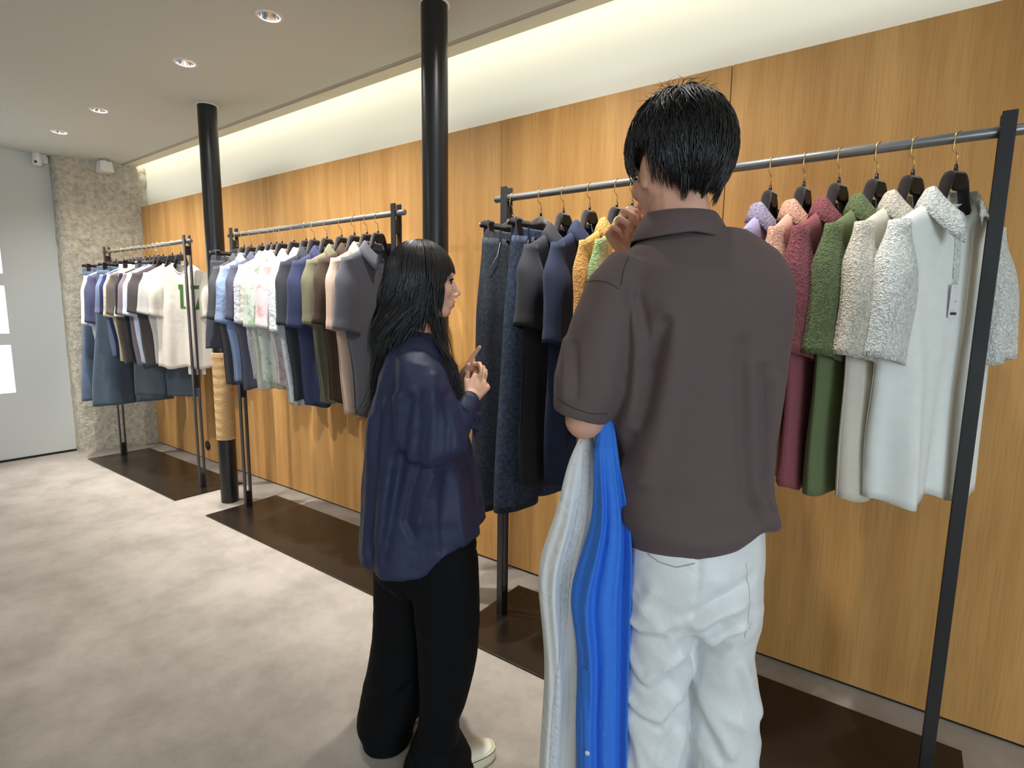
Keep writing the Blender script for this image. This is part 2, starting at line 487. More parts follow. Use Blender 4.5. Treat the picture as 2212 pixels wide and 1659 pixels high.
def downlight(x, y, label, group):
    e = empty('downlight', (x, y, ZC)); tag(e, label, 'ceiling light', group)
    mb = MB(); mb.lathe([(.046, .0), (.046, -.003), (.058, -.003), (.060, 0.0)], n=32); mb.build('trim_ring', M['wplastic'], e)
    mb = MB(); mb.lathe([(.046, 0), (.043, .015), (.036, .035), (.026, .055)], n=32); mb.build('reflector', M['chrome'], e)
    mb = MB(); mb.lathe([(.0005, .052), (.025, .054)], n=24); mb.build('lamp', M['lamp'], e)
    return e
pos_txt = {-5.52: 'round recessed ceiling downlight nearest the grey end wall', -4.68: 'round recessed ceiling downlight second from the grey end wall',
           -3.38: 'round recessed ceiling downlight just left of the rope-wrapped column top', -2.53: 'round recessed ceiling downlight left of the plain black column, largest in view'}
for x, y in DOWN:
    lb = pos_txt.get(x)
    if lb: downlight(x, y, lb, 'downlights along the racks')
    else: downlight(x, y, 'round recessed ceiling downlight above the nearest rack, out of the frame', 'downlights above the nearest rack')
for x, y in DOWN_OUT:
    downlight(x, y, 'round recessed ceiling downlight over the shop floor behind the camera', 'downlights behind the camera')

# camera-like devices near the far ceiling
e = empty('security_camera', (XL+.0, 1.63, 2.71)); tag(e, 'white security camera on the grey wall just under the ceiling', 'camera')
mb = MB(); mb.box((0, .015, -.02), (.03, .075, .04)); mb.build('bracket', M['wplastic'], e, bevel=.004)
mb = MB(); mb.tube([(.05, -.01, .05), (.055, -.012, .0), (.06, -.015, -.055)], [.034, .036, .034], 20); mb.build('housing', M['wplastic'], e, bevel=.005)
mb = MB(); mb.ell((.083, -.03, -.03), (.012, .012, .012), 12, 8); mb.build('lens', M['bdark'], e)
mb = MB(); mb.box((.0, .0, -.005), (.05, .03, .01)); mb.box((.0, -.02, .035), (.06, .06, .0495)); mb.build('arm', M['wplastic'], e)
e = empty('ceiling_speaker', (-6.19, 2.04, ZC)); tag(e, 'small white boxy speaker hanging from the ceiling by the concrete pier', 'speaker')
mb = MB(); mb.box((-.015, -.015, -.02), (.015, .015, 0)); mb.build('mount', M['wplastic'], e)
mb = MB(); mb.loft([[(-.05, -.045, -.02), (.05, -.045, -.02), (.05, .045, -.02), (-.05, .045, -.02)], [(-.06, -.055, -.115), (.06, -.055, -.115), (.06, .055, -.115), (-.06, .055, -.115)]], True, True, True)
mb.build('cabinet', M['wplastic'], e, smooth=False, bevel=.004)
e = empty('wall_socket', (-5.17, 2.338, .144)); tag(e, 'round black wall socket low on the oak panelling', 'socket')
mb = MB(); mb.tube([(0, 0, 0), (0, -.008, 0)], .045, 28); mb.build('cover', M['black'], e, bevel=.003)
mb = MB(); mb.tube([(0, -.008, 0), (0, -.0095, 0)], .02, 20); mb.build('insert', M['bdark'], e)
e = tag(MB().box((XL, 2.262, 3.048), (XR-.1, 2.285, 3.0595)).build('led_strip', M['led'], smooth=False), 'long warm led strip hidden in the ceiling cove above the panelling', 'light strip')
# ------------------------------------------------------------------- racks
YR = 1.935; ZR = 1.90; RR = 0.0145
def rack(px0, px1, py0, py1, posts, rail, label):
    e = empty('clothes_rack', ((px0+px1)/2, (py0+py1)/2, 0)); tag(e, label, 'clothes rack', 'clothes racks along the oak wall')
    cx, cy = (px0+px1)/2, (py0+py1)/2
    MB().box((px0-cx, py0-cy, 0), (px1-cx, py1-cy, .009)).build('base_plate', M['plate'], e, smooth=False, bevel=.0015)
    for x in posts:
        p = None
        for s in (-1, 1):
            yb = YR + s*(RR + .0045) - cy
            b = MB().box((x-cx-.0155, yb-.0045, .009), (x-cx+.0155, yb+.0045, 1.945))
            o = b.build('post_bar', M['steel'], e, smooth=False, bevel=.001)
        for z0, z1 in ((.009, .12), (.80, .90), (1.80, 1.865)):
            MB().box((x-cx-.0135, YR-RR-cy, z0), (x-cx+.0135, YR+RR-cy, z1)).build('spacer', M['block'], e, smooth=False)
    mb = MB(); mb.tube([(rail[0]-cx, YR-cy, ZR), (rail[0]-cx+.004, YR-cy, ZR), (rail[1]-cx-.004, YR-cy, ZR), (rail[1]-cx, YR-cy, ZR)], [RR*.8, RR, RR, RR*.8], 24)
    mb.build('rail', M['rail'], e)
    return e
rack(-6.06, -4.264, 1.668, 2.18, (-5.99, -4.41), (-6.06, -4.34), 'black steel clothes rack farthest away, beside the concrete pier, with its whole base plate showing')
rack(-3.785, -1.98, 1.667, 2.182, (-3.725, -2.135), (-3.785, -2.07), 'black steel clothes rack in the middle, between the round columns, half hidden by the woman')
rack(-1.53, .262, 1.66, 2.19, (-1.445, .155), (-1.505, .235), 'black steel clothes rack nearest the camera, beyond the man, with the thick rail')

# ----------------------------------------------------------------- hangers
ZT = ZR + RR + .0016         # top of the hook wire sits on the rail
def hook_path(drop):
    c = (-RR, )
    pts = [(0, 0, -drop), (0, 0, -drop + .028), (0, -.004, -drop + .036), (0, -.020, -.050)]
    r = RR + .0022
    for k in range(0, 15):
        a = PI + .15 - (PI + .15 + .55) * k / 14.0
        pts.append((0, r*math.cos(a), -RR - .0016 + r*math.sin(a)))
    return pts
def hanger_meshes(w=.20):
    h = MB(); h.tube(hook_path(.092), .0019, 8)
    f = MB(); f.tube([(0, 0, -.106), (0, 0, -.086)], [.006, .004], 10)
    b = MB(); rings = []
    tab = [(-w, -.262, .018, .009), (-w+.012, -.254, .022, .010), (-.15, -.236, .024, .010), (-.10, -.212, .026, .010), (-.064, -.194, .026, .011), (-.048, -.160, .05, .014),
           (-.036, -.118, .055, .015), (-.029, -.105, .052, .014), (-.022, -.102, .046, .013)]
    tab = tab + [(-y, z, h_, t) for y, z, h_, t in reversed(tab)]
    for y, z, h_, t in tab:
        ring = []
        for k in range(12):
            a = 2*PI*k/12
            cx, cz = math.cos(a), math.sin(a)
            ring.append((t*math.copysign(abs(cx)**.6, cx), y, z - h_/2 + h_/2*math.copysign(abs(cz)**.6, cz)))
        rings.append(ring)
    b.loft(rings, True, True, True)
    g = MB(); g.loft([[(.0155, -.021, -.112), (.0155, .021, -.112), (.0155, .026, -.142), (.0155, .014, -.153), (.0155, -.014, -.153), (.0155, -.026, -.142)],
                      [(.0085, -.023, -.110), (.0085, .023, -.110), (.0085, .029, -.143), (.0085, .016, -.156), (.0085, -.016, -.156), (.0085, -.029, -.143)]], True, True, False)
    return [('hook', h.mesh('hook'), M['gold']), ('ferrule', f.mesh('ferrule'), M['black']), ('shoulder_bar', b.mesh('shoulder_bar'), M['hanger']), ('badge', g.mesh('badge', False), M['hbadge'])]
def clip_hanger_meshes():
    h = MB(); h.tube(hook_path(.092), .0019, 8)
    f = MB(); f.tube([(0, 0, -.106), (0, 0, -.086)], [.006, .004], 10)
    b = MB(); rings = []
    for y, z, h_ in [(-.19, -.138, .022), (-.06, -.134, .026), (-.03, -.118, .045), (0, -.104, .058), (.03, -.118, .045), (.06, -.134, .026), (.19, -.138, .022)]:
        rings.append([(-.006, y, z-h_), (.006, y, z-h_), (.008, y, z-h_/2), (.006, y, z), (-.006, y, z), (-.008, y, z-h_/2)])
    b.loft(rings, True, True, True)
    cl = []
    for s in (-1, 1):
        c = MB()
        c.box((-.013, s*.145-.016, -.205), (-.009, s*.145+.016, -.132)); c.box((.009, s*.145-.016, -.205), (.013, s*.145+.016, -.132))
        c.tube([(-.011, s*.145-.014, -.137), (-.011, s*.145+.014, -.137)], .009, 10); c.tube([(.011, s*.145-.014, -.137), (.011, s*.145+.014, -.137)], .009, 10)
        cl.append(('clip', c.mesh('clip', False), M['hanger']))
    return [('hook', h.mesh('hook'), M['gold']), ('ferrule', f.mesh('ferrule'), M['black']), ('bar', b.mesh('bar'), M['hanger'])] + cl
HM = hanger_meshes(); HC = clip_hanger_meshes()
def put_hanger(x, rot, label, group, clip=False):
    e = empty('clip_hanger' if clip else 'clothes_hanger', (x, YR, ZT), -R(rot))
    tag(e, label, 'hanger', group)
    for n, me, m in (HC if clip else HM): link(n, me, m, e)
    return e

# ---------------------------------------------------------------- garments
def make_top(x, rot, name, label, cat, group, mat, L=.70, W=.205, SL=.32, T=.036, collar='polo', seed=1, lower=None, sw=.092,
             placket=None, tagz=None, number=None, sh=.222, zdrop=0.0, cuff=True, sleeve_tilt=.22, fold=1.0, flare=.0, hang_out=0.0, longslv=False, nipple=None, cmat=None, bmat=None):
    rng = random.Random(seed)
    e = empty(name, (x, YR, ZT), -R(rot)); tag(e, label, cat, group)
    nk = .074; zs = -.176 - zdrop; slope = .54
    NS, NT = 34, 34
    ph = [rng.uniform(0, 6.28) for _ in range(10)]
    dx0 = rng.uniform(-.006, .006)
    def topz(y, front):
        a = abs(y)
        if a < nk:
            t = 1 - (a/nk)**2
            dip = (.085 if collar in ('polo', 'shirt') else .075) if front else .012
            return zs - dip * t
        if a < .2: return zs - (a - nk) * slope
        return zs - (.2 - nk) * slope - (a - .2) * (slope + 2.2*(a-.2)*8)
    zb = zs - .03 - L
    def surf(s, t, front):
        """s across -1..1 (near = -1), t down 0..1"""
        yt = s * sh
        w = sh + (W - sh) * sm(0.05, 1.05, t)
        z0 = topz(yt, front)
        z1 = zb + .010*math.sin(2.2*s*PI + ph[0]) * fold + (.018*(s*s) if collar == 'shirt' else 0)
        tt = t
        z = z0 + (z1 - z0) * tt
        depth = z0 - z
        prof = max(0.0, 1 - s*s) ** .5
        th = T * (1 - math.exp(-depth / .011)) * (.66 + .34*sm(.02, .45, t) + .28*sm(.5, 1, t))
        sgn = 1 if front else -1
        xx = sgn * th * prof
        # drape: vertical flutes, growing towards the hem
        g = sm(.12, .9, t) * fold
        fl = .010*math.sin(5.0*s + ph[1] + .9*t) + .007*math.sin(9.5*s + ph[2] - 1.3*t) + .004*math.sin(17*s + ph[3])
        fr = .006*math.sin(7.2*s + ph[4] + 1.2*t) * sgn
        yy = s * w
        xx += g * (fl + fr*.6) * (T/.036) + dx0*t
        # soft pull folds from the shoulder point
        for q in (-1, 1):
            d = (s - q*.86 + q*.5*t)
            xx += sgn * .006 * fold * math.exp(-(d/.07)**2) * sm(.03, .12, t) * (1 - sm(.3, .6, t))
        yy += .004*math.sin(11*t + ph[5]) * fold * abs(s)
        return Vector((xx, yy, z))
    ts = [0, .004, .010, .018, .03, .045] + [.045 + (1-.045) * (k/ (NT-6.0)) for k in range(1, NT-5)]
    mb = MB()
    for front in (True, False):
        rows = [[surf(-1 + 2*j/NS, t, front) for j in range(NS + 1)] for t in ts]
        mb.loft(rows, closed=False)
    # neat hem
    o = link('body', None, None) if False else None
    bm_me = mb.mesh('body')
    b2 = bmesh.new(); b2.from_mesh(bm_me)
    bmesh.ops.remove_doubles(b2, verts=b2.verts[:], dist=.0006)
    bmesh.ops.recalc_face_normals(b2, faces=b2.faces[:]); b2.to_mesh(bm_me); b2.free()
    body = link('body', bm_me, bmat or mat, e)
    k = body.modifiers.new('s', 'SOLIDIFY'); k.thickness = .0022; k.offset = 0
    # sleeves: flattened, hanging tubes with a crease
    zsh = topz(.2, False)
    for q in (-1, 1):
        rings = []; NR = 20; NA = 28
        p1, p2 = rng.uniform(0, 6.28), rng.uniform(0, 6.28)
        out = hang_out + rng.uniform(-.008, .008)
        for i in range(NR + 1):
            t = i / NR
            z = zsh + .004 - SL * t ** (.92)
            top = sm(0, .30, t)
            hw = .030 + (sw*.62 - .030) * top + sw*.18*t
            cy = .188 + .004*sm(0, .35, t) + (.006 + out) * t
            tx = (.021 + .019*sm(0, .40, t) + .010*t) * (T/.036) ** .7
            if cuff and i >= NR - 2: hw += .002; tx += .002
            ring = []
            for a in range(NA):
                an = 2*PI*a/NA; ca, sa = math.cos(an), math.sin(an)
                # groove along the outer face where the sleeve folds on itself
                m = 1 + fold * sm(.15, 1, t) * (.10*math.cos(3*an + p1) + .07*math.cos(5*an + p2 + 2*t)) - .22 * fold * sm(.2, .9, t) * math.exp(-((an - PI*.5 - .35*math.sin(p1)) / .28) ** 2)
                yv = cy + hw * ca
                xv = .014*sm(.1, .6, t) + tx * sa * m + .012*math.sin(p1 + 2.2*t) * fold * t
                zz = z + (yv - cy) * sleeve_tilt * t
                # keep the shoulder cap rounded
                if t < .3: zz -= (1 - t/.3) * .10 * abs(yv - .2) * (1 if yv > .2 else .35)
                ring.append((xv, q * yv, zz))
            rings.append(ring)
        sl = MB(); sl.loft(rings, True, True, False)
        so = sl.build('sleeve', mat, e)
        k = so.modifiers.new('s', 'SOLIDIFY'); k.thickness = .002; k.offset = -1
    # collar
    cm = cmat or mat
    if collar in ('polo', 'shirt'):
        rings = []
        N = 40; pm = R(149)
        for i in range(N + 1):
            p = -pm + 2*pm*i/N
            ap = abs(p)
            bx = .006 - (.047 + .012*sm(1.6, 2.7, ap)) * math.cos(p); by = (nk + .004) * math.sin(p)
            fz = zs + .028 - .004*math.sin(ap) - .095 * max(0.0, -math.cos(p)) ** 1.25
            side = math.sin(ap) ** 2; fr = sm(R(95), pm, ap)
            n = Vector((-math.cos(p) * .9, math.sin(p), 0)).normalized()
            ofs = .010 + .032*side*(1-fr) + .022*fr
            lz = .050 + .012*fr + .010*side
            b0 = Vector((bx, by, fz - .032)); b1 = Vector((bx, by, fz)) ; 
            c1 = b1 + n*.004 + Vector((0, 0, .003)); c2 = b1 + n*.009 + Vector((0, 0, -.002))
            e1 = b1 + n*(ofs*.6 + .003) + Vector((0, 0, -lz*.5)); e2 = b1 + n*(ofs) + Vector((0, 0, -lz))
            if fr > 0: e2 = e2 + Vector((.004*fr, math.copysign(.010, p)*fr, -.010*fr)); e1 = e1 + Vector((.004*fr, math.copysign(.004, p)*fr, 0))
            rings.append([b0, b1, c1, c2, e1, e2])
        c = MB(); c.loft(rings, closed=False)
        co = c.build('collar', cm, e); k = co.modifiers.new('s', 'SOLIDIFY'); k.thickness = .0028; k.offset = 0
    elif collar == 'crew':
        pts = []
        for i in range(41):
            p = 2*PI*i/40
            y = nk * math.sin(p) * 1.0; front = math.cos(p) < 0
            z = topz(y*.999, front) + .002
            dd = .0 + .022 * abs(math.cos(p))
            pts.append((-.0 + (-1 if not front else 1) * dd * .8, y, z))
        c = MB(); c.tube(pts, .0055, 8, False); c.build('neck_rib', cm, e)
    # placket with buttons on the front
    if placket:
        t0 = .0; t1 = placket
        rows = []
        for i in range(25):
            t = .015 + (t1 - .015) * i / 24
            row = []
            for s in (-.058, -.056, .056, .058):
                p = surf(s, t, True); off = .0022 if abs(s) < .057 else .0
                row.append(p + Vector((off + .0012, 0, 0)))
            rows.append(row)
        c = MB(); c.loft(rows, closed=False); c.build('placket', mat, e, smooth=False)
        nb = 3 if placket < .4 else 6
        for i in range(nb):
            t = .05 + (t1 - .08) * (i + .3) / nb
            p = surf(0, t, True)
            c = MB(); c.tube([(p.x + .003, p.y, p.z), (p.x + .0062, p.y, p.z)], .0048, 12); c.build('button', nipple or M['button'], e)
    if number:
        for digit in ('one', 'seven'):
            polys = {'one': [[(-.054, .10), (-.028, .10), (-.028, -.085), (-.054, -.085)], [(-.064, .10), (-.052, .10), (-.052, .062), (-.066, .062), (-.066, .075)], [(-.030, -.068), (-.012, -.068), (-.012, -.085), (-.030, -.085)]],
                     'seven': [[(.026, .095), (.134, .095), (.134, .070), (.026, .070)], [(.102, .075), (.134, .075), (.086, -.085), (.054, -.085)]]}[digit]
            polys = [[(1.08*a + .052, b) for a, b in P] for P in polys]
            def inside(y, z):
                for P in polys:
                    c_ = False; j = len(P) - 1
                    for i in range(len(P)):
                        if (P[i][1] > z) != (P[j][1] > z) and y < (P[j][0]-P[i][0]) * (z-P[i][1]) / (P[j][1]-P[i][1]) + P[i][0]: c_ = not c_
                        j = i
                    if c_: return True
                return False
            c = MB(); st = .003; zc = zs - .255; ZL = zb
            def at(y, z):
                s = y / W; z0 = topz(s*sh, True); t = (z0 - z) / (z0 - zb)
                p = surf(s, t, True); return (p.x + .0026, p.y, p.z)
            for iy in range(-26, 62):
                for iz in range(-36, 40):
                    y, z = iy*st, iz*st
                    if inside(y + st/2, z + st/2):
                        c.add([at(y, zc+z), at(y+st, zc+z), at(y+st, zc+z+st), at(y, zc+z+st)], [(0, 1, 2, 3)])
            c.build('number_print', M['tnum'], e)
        for ty in (.02, .13):
            c = MB(); c.box((.012, ty-.014, zb-.052), (.0132, ty+.014, zb+.006)); tag(c.build('price_tag', M['paper'], e, smooth=False), 'white card tag hanging below the hem')
    if tagz:
        ty, tz, tw, tl = tagz
        s = ty / W; z0 = topz(s*sh, True); p = surf(s, (z0-tz)/(z0-zb), True); px = p.x + .011
        tg = MB(); tg.box((px, ty-tw/2, tz-tl), (px+.0012, ty+tw/2, tz))
        to = tg.build('price_tag', M['paper'], e, smooth=False); tag(to, 'white card price tag on a string')
        st_ = MB(); st_.tube([(px-.004, ty-.004, tz+.045), (px+.001, ty-.002, tz+.02), (px+.001, ty, tz-.008)], .0008, 6); st_.build('string', M['paper'], to)
        if tl > .07:
            bc = MB(); bc.box((px+.0012, ty-tw*.34, tz-tl*.915), (px+.0016, ty+tw*.34, tz-tl*.83)); bc.build('barcode', M['ink'], to, smooth=False)
            bc = MB(); bc.box((px+.0012, ty+.000, tz-tl*.51), (px+.0016, ty+tw*.2, tz-tl*.49)); bc.box((px+.0012, ty-tw*.3, tz-tl*.79), (px+.0016, ty+tw*.08, tz-tl*.78)); bc.build('print', M['ink'], to, smooth=False)
    return e

def make_bottom(x, rot, name, label, cat, group, mat, L=.98, W=.19, LW=.135, T=.03, seed=1, short=False, seam=None, leg_dz=0.0, ztop=-.165, lower_w=None):
    """trousers or shorts clipped by the waistband"""
    rng = random.Random(seed)
    e = empty(name, (x, YR, ZT), -R(rot)); tag(e, label, cat, group)
    cr = .27; ph = [rng.uniform(0, 6.28) for _ in range(8)]
    lw1 = lower_w or LW
    NA = 30
    wb = MB(); rings = []
    for i in range(6):
        t = i/5.0; z = ztop - .042*t
        w = W*(.98 + .02*t); tx = .016 + .004*t
        rings.append([(tx*math.sin(2*PI*a/NA), w*math.cos(2*PI*a/NA), z) for a in range(NA)])
    wb.loft(rings); w_ = wb.build('waistband', mat, e); k = w_.modifiers.new('s', 'SOLIDIFY'); k.thickness = .003; k.offset = -1
    mb = MB()
    for q in (-1, 1):
        rings = []; n = 40
        l = L + rng.uniform(-.01, .01) + (leg_dz if q < 0 else 0)
        for i in range(n + 1):
            t = i/float(n); z = ztop - .036 - (l - .036)*t
            k1 = sm(0, .30, t)
            w = W*.5*1.05 + (LW - W*.5*1.05)*k1 + (lw1 - LW)*sm(.2, 1, t)
            cy = W*.49 + (LW*.97 - W*.49)*k1 + (lw1 - LW)*.95*sm(.2, 1, t) + .006*math.sin(3*t + ph[2])*k1
            tx = .019 + (T - .019)*sm(0, .28, t) + .2*T*t
            ring = []
            for a in range(NA):
                an = 2*PI*a/NA; sa = math.sin(an); ca = math.cos(an)
                m = 1 + k1*(.13*math.sin(3*an + ph[3] + q + 1.5*t) + .09*math.cos(5*an + ph[4] - 2*t))
                ring.append((tx*math.copysign(abs(sa)**.8, sa)*m + .008*math.sin(4*t + ph[5] + q) * t, q*(cy + w*ca*(1+.015*math.sin(9*t+ph[6]))), z + .004*sa))
            rings.append(ring)
        mb.loft(rings, True, False, False)
    lg = mb.build('legs', mat, e); k = lg.modifiers.new('s', 'SOLIDIFY'); k.thickness = .0028; k.offset = -1
    if seam:
        for q in (-1, 1):
            c = MB(); c.tube([(.021, q*W*.55, ztop-.045), (.030, q*W*.70, ztop-.10), (.030, q*W*.93, ztop-.155)], .0008, 6); c.build('pocket_stitching', seam, e)
    for q in (-1, 0, 1):
        c = MB(); c.box((.0185, q*W*.55-.006, ztop-.046), (.022, q*W*.55+.006, ztop+.002)); c.build('belt_loop', mat, e, smooth=False, bevel=.001)
    return e

F = fabric
G3, G2, G1 = 'nearest rack', 'middle rack', 'farthest rack'
HG = {G3: 'hangers on the nearest rack', G2: 'hangers on the middle rack', G1: 'hangers on the farthest rack'}
def T_(rk, x, rot, short, name, cat, mat, **kw):
    bottom = kw.pop('bottom', False)
    lab = kw.pop('label', None) or '%s hanging on the %s' % (short, rk)
    grp = ('garments on the ' + rk)
    hl = ('clip hanger gripping the %s on the %s' if bottom else 'dark hanger inside the %s on the %s') % (short, rk)
    put_hanger(x, rot, hl, HG[rk], bottom)
    sd = int(abs(x)*1000) % 997
    if bottom: return make_bottom(x, rot, name, lab, cat, grp, mat, seed=sd, **kw)
    return make_top(x, rot, name, lab, cat, grp, mat, seed=sd, **kw)

# nearest rack, from its far end towards the camera
denimD = blotch('washed_black_denim', lin(25, 30, 40), lin(43, 51, 65), 75, .38, .68)
denimD2 = blotch('washed_indigo_denim', lin(27, 37, 56), lin(49, 63, 88), 70, .38, .68)
stitch = plain('pale_stitch', lin(150, 156, 165), .8)
T_(G3, -1.412, 6, 'faded black jeans with pale pocket stitching', 'jeans', 'jeans', denimD, bottom=True, L=1.17, W=.175, LW=.10, lower_w=.122, T=.040, seam=stitch)
T_(G3, -1.268, 8, 'dark indigo jeans with mottled wash', 'jeans', 'jeans', denimD2, bottom=True, L=1.14, W=.175, LW=.10, lower_w=.122, T=.040, seam=stitch)
T_(G3, -1.16, 9, 'black knit polo shirt', 'polo_shirt', 'polo shirt', F('black_knit', lin(44, 44, 50), var=.06), placket=.25, L=.98, SL=.32, T=.040, nipple=M['bdark'])
T_(G3, -1.044, 8, 'navy blue knit polo shirt', 'polo_shirt', 'polo shirt', F('navy_knit', lin(34, 43, 66), var=.06), placket=.25, L=.96, SL=.38, T=.040, nipple=M['bdark'])
T_(G3, -.93, 8, 'mustard orange towelling polo shirt', 'polo_shirt', 'polo shirt', terry('mustard_terry', lin(198, 146, 84)), bmat=F('mustard_terry_inner', lin(206, 148, 74), bump=.35, weave=260, var=.06), placket=.25, SL=.36, T=.026, L=.76)
T_(G3, -.868, 8, 'light green towelling polo shirt', 'polo_shirt', 'polo shirt', terry('leaf_terry', lin(134, 154, 104)), bmat=F('leaf_terry_inner', lin(138, 164, 98), bump=.35, weave=260, var=.06), placket=.25, SL=.36, T=.026, L=.76)
T_(G3, -.79, 8, 'coral red towelling polo shirt', 'polo_shirt', 'polo shirt', terry('coral_terry', lin(236, 96, 72)), bmat=F('coral_terry_inner', lin(236, 96, 72), bump=.35, weave=260, var=.06), placket=.25, SL=.36, T=.030, L=.76, label='coral red polo shirt just showing behind the raised hand of the man')
T_(G3, -.40, 8, 'lavender towelling polo shirt', 'polo_shirt', 'polo shirt', terry('lavender_terry', lin(158, 150, 174)), bmat=F('lavender_terry_inner', lin(166, 154, 188), bump=.35, weave=260, var=.06), placket=.25, SL=.36, T=.036, L=.78)
T_(G3, -.305, 10, 'peach pink towelling polo shirt', 'polo_shirt', 'polo shirt', terry('peach_terry', lin(220, 166, 142)), bmat=F('peach_terry_inner', lin(220, 166, 142), bump=.35, weave=260, var=.06), placket=.25, SL=.36, T=.034, L=.78)
T_(G3, -.212, 20, 'maroon towelling polo shirt', 'polo_shirt', 'polo shirt', terry('maroon_terry', lin(140, 80, 86)), bmat=F('maroon_terry_inner', lin(140, 80, 86), bump=.35, weave=260, var=.06), placket=.25, SL=.37, T=.034, L=.80)
T_(G3, -.118, 24, 'moss green towelling polo shirt', 'polo_shirt', 'polo shirt', terry('moss_terry', lin(104, 116, 80)), bmat=F('moss_terry_inner', lin(104, 116, 80), bump=.35, weave=260, var=.06), placket=.25, SL=.37, T=.034, L=.80)
T_(G3, -.034, 29, 'cream towelling polo shirt', 'polo_shirt', 'polo shirt', terry('cream_terry', lin(214, 206, 190)), bmat=F('cream_terry_inner', lin(214, 206, 190), bump=.35, weave=260, var=.06), placket=.25, SL=.37, T=.034, L=.80)
T_(G3, .060, 35, 'white towelling polo shirt with a price tag', 'polo_shirt', 'polo shirt', terry('white_terry', lin(234, 236, 230)), bmat=F('white_terry_inner', lin(234, 236, 230), bump=.35, weave=260, var=.06), placket=.25, SL=.37, T=.040, L=.80, fold=1.3,
   tagz=(-.01, -.405, .036, .088), label='white towelling polo shirt with a white price tag, frontmost on the nearest rack')

# middle rack
woolG = F('charcoal_wool', lin(66, 64, 70)); 
T_(G2, -3.687, -6, 'dark grey pleated shorts', 'shorts', 'shorts', F('grey_twill', lin(62, 64, 72)), bottom=True, L=.60, W=.19, LW=.105, lower_w=.13, T=.04)
T_(G2, -3.60, -6, 'charcoal grey camp shirt', 'shirt', 'shirt', F('charcoal_camp', lin(70, 70, 72)), collar='shirt', W=.165, T=.034, L=.80, SL=.34)
T_(G2, -3.512, -6, 'light blue chambray shirt', 'shirt', 'shirt', F('chambray', lin(136, 154, 188), wr=.3), collar='shirt', W=.165, T=.034, L=.78, SL=.36, placket=.95)
T_(G2, -3.379, -4, 'slate grey knit polo shirt', 'polo_shirt', 'polo shirt', F('slate_knit', lin(78, 78, 94)), W=.165, T=.040, L=.80, SL=.34)
T_(G2, -3.278, -3, 'white crinkled shirt', 'shirt', 'shirt', F('white_crinkle', lin(198, 198, 202), wr=.7, wrs=22), collar='shirt', W=.165, T=.030, L=.74, SL=.36)
T_(G2, -3.216, -3, 'off-white camp shirt', 'shirt', 'shirt', F('offwhite_poplin', lin(196, 192, 180), wr=.5), collar='shirt', W=.165, T=.028, L=.80, SL=.36)
T_(G2, -3.155, -2, 'white shirt with pale green print', 'shirt', 'shirt', blotch('green_print', lin(200, 206, 198), lin(158, 186, 150), 34, .54, .60), collar='shirt', W=.165, T=.034, L=.76, SL=.38)
T_(G2, -3.027, -2, 'white shirt with blush pink print', 'shirt', 'shirt', blotch('pink_print', lin(206, 196, 196), lin(204, 162, 158), 20, .52, .62), collar='shirt', W=.165, T=.038, L=.76, SL=.38)
T_(G2, -2.905, -1, 'bright white poplin shirt', 'shirt', 'shirt', F('white_poplin', lin(204, 208, 214), wr=.7, wrs=20), collar='shirt', W=.165, T=.036, L=.86, SL=.40)
T_(G2, -2.824, 0, 'black wool polo shirt', 'polo_shirt', 'polo shirt', F('black_wool', lin(48, 50, 56)), W=.165, T=.034, L=.82, SL=.36)
T_(G2, -2.706, 1, 'navy wool polo shirt', 'polo_shirt', 'polo shirt', F('navy_wool', lin(50, 55, 84)), W=.165, T=.042, L=.84, SL=.37, placket=.25, nipple=M['bdark'])
T_(G2, -2.574, 1, 'olive knit polo shirt', 'polo_shirt', 'polo shirt', F('olive_knit', lin(112, 108, 86)), W=.165, T=.042, L=.80, SL=.35, placket=.25)
T_(G2, -2.463, 3, 'dark brown knit shirt', 'shirt', 'shirt', F('brown_knit', lin(66, 52, 40)), W=.165, T=.036, L=.80, SL=.34, collar='shirt')
T_(G2, -2.36, 4, 'beige pink knit polo shirt', 'polo_shirt', 'polo shirt', F('blush_knit', lin(196, 170, 152)), W=.165, T=.034, L=.84, SL=.37)
T_(G2, -2.273, 5, 'charcoal knit polo shirt with tiny white tag', 'polo_shirt', 'polo shirt', F('charcoal_knit', lin(84, 84, 92)), W=.165, T=.040, L=.84, SL=.37, placket=.25, nipple=M['bdark'],
   tagz=(-.01, -.40, .022, .05))

# farthest rack
dl = F('light_denim', lin(90, 104, 124), var=.35, vs=10); dm = F('mid_denim', lin(78, 92, 106), var=.25, vs=12); dk = F('deep_denim', lin(72, 82, 92), var=.15)
T_(G1, -6.02, -2, 'light blue jeans closest to the concrete pier', 'jeans', 'jeans', dl, bottom=True, L=1.20, W=.19, LW=.11, lower_w=.14, T=.045, label='light blue jeans at the end of the farthest rack, closest to the concrete pier')
T_(G1, -5.90, 0, 'plain white long-bodied shirt', 'shirt', 'shirt', F('white_plain', lin(214, 216, 220)), collar='shirt', W=.175, T=.034, L=.66, SL=.44, sw=.08)
T_(G1, -5.786, 2, 'purplish indigo denim shirt', 'shirt', 'shirt', F('indigo_chambray', lin(70, 72, 98), var=.2), collar='shirt', W=.175, T=.036, L=.70, SL=.42)
T_(G1, -5.618, 4, 'wide mid-blue jeans with a long front leg', 'jeans', 'jeans', dm, bottom=True, L=1.19, W=.20, LW=.115, lower_w=.155, T=.05)
T_(G1, -5.497, 5, 'pale grey-blue tee', 't_shirt', 't-shirt', F('greyblue_jersey', lin(116, 128, 156)), collar='crew', W=.175, T=.034, L=.72, SL=.34)
T_(G1, -5.415, 6, 'navy tee', 't_shirt', 't-shirt', F('navy_jersey', lin(40, 50, 92)), collar='crew', W=.175, T=.03, L=.74, SL=.34)
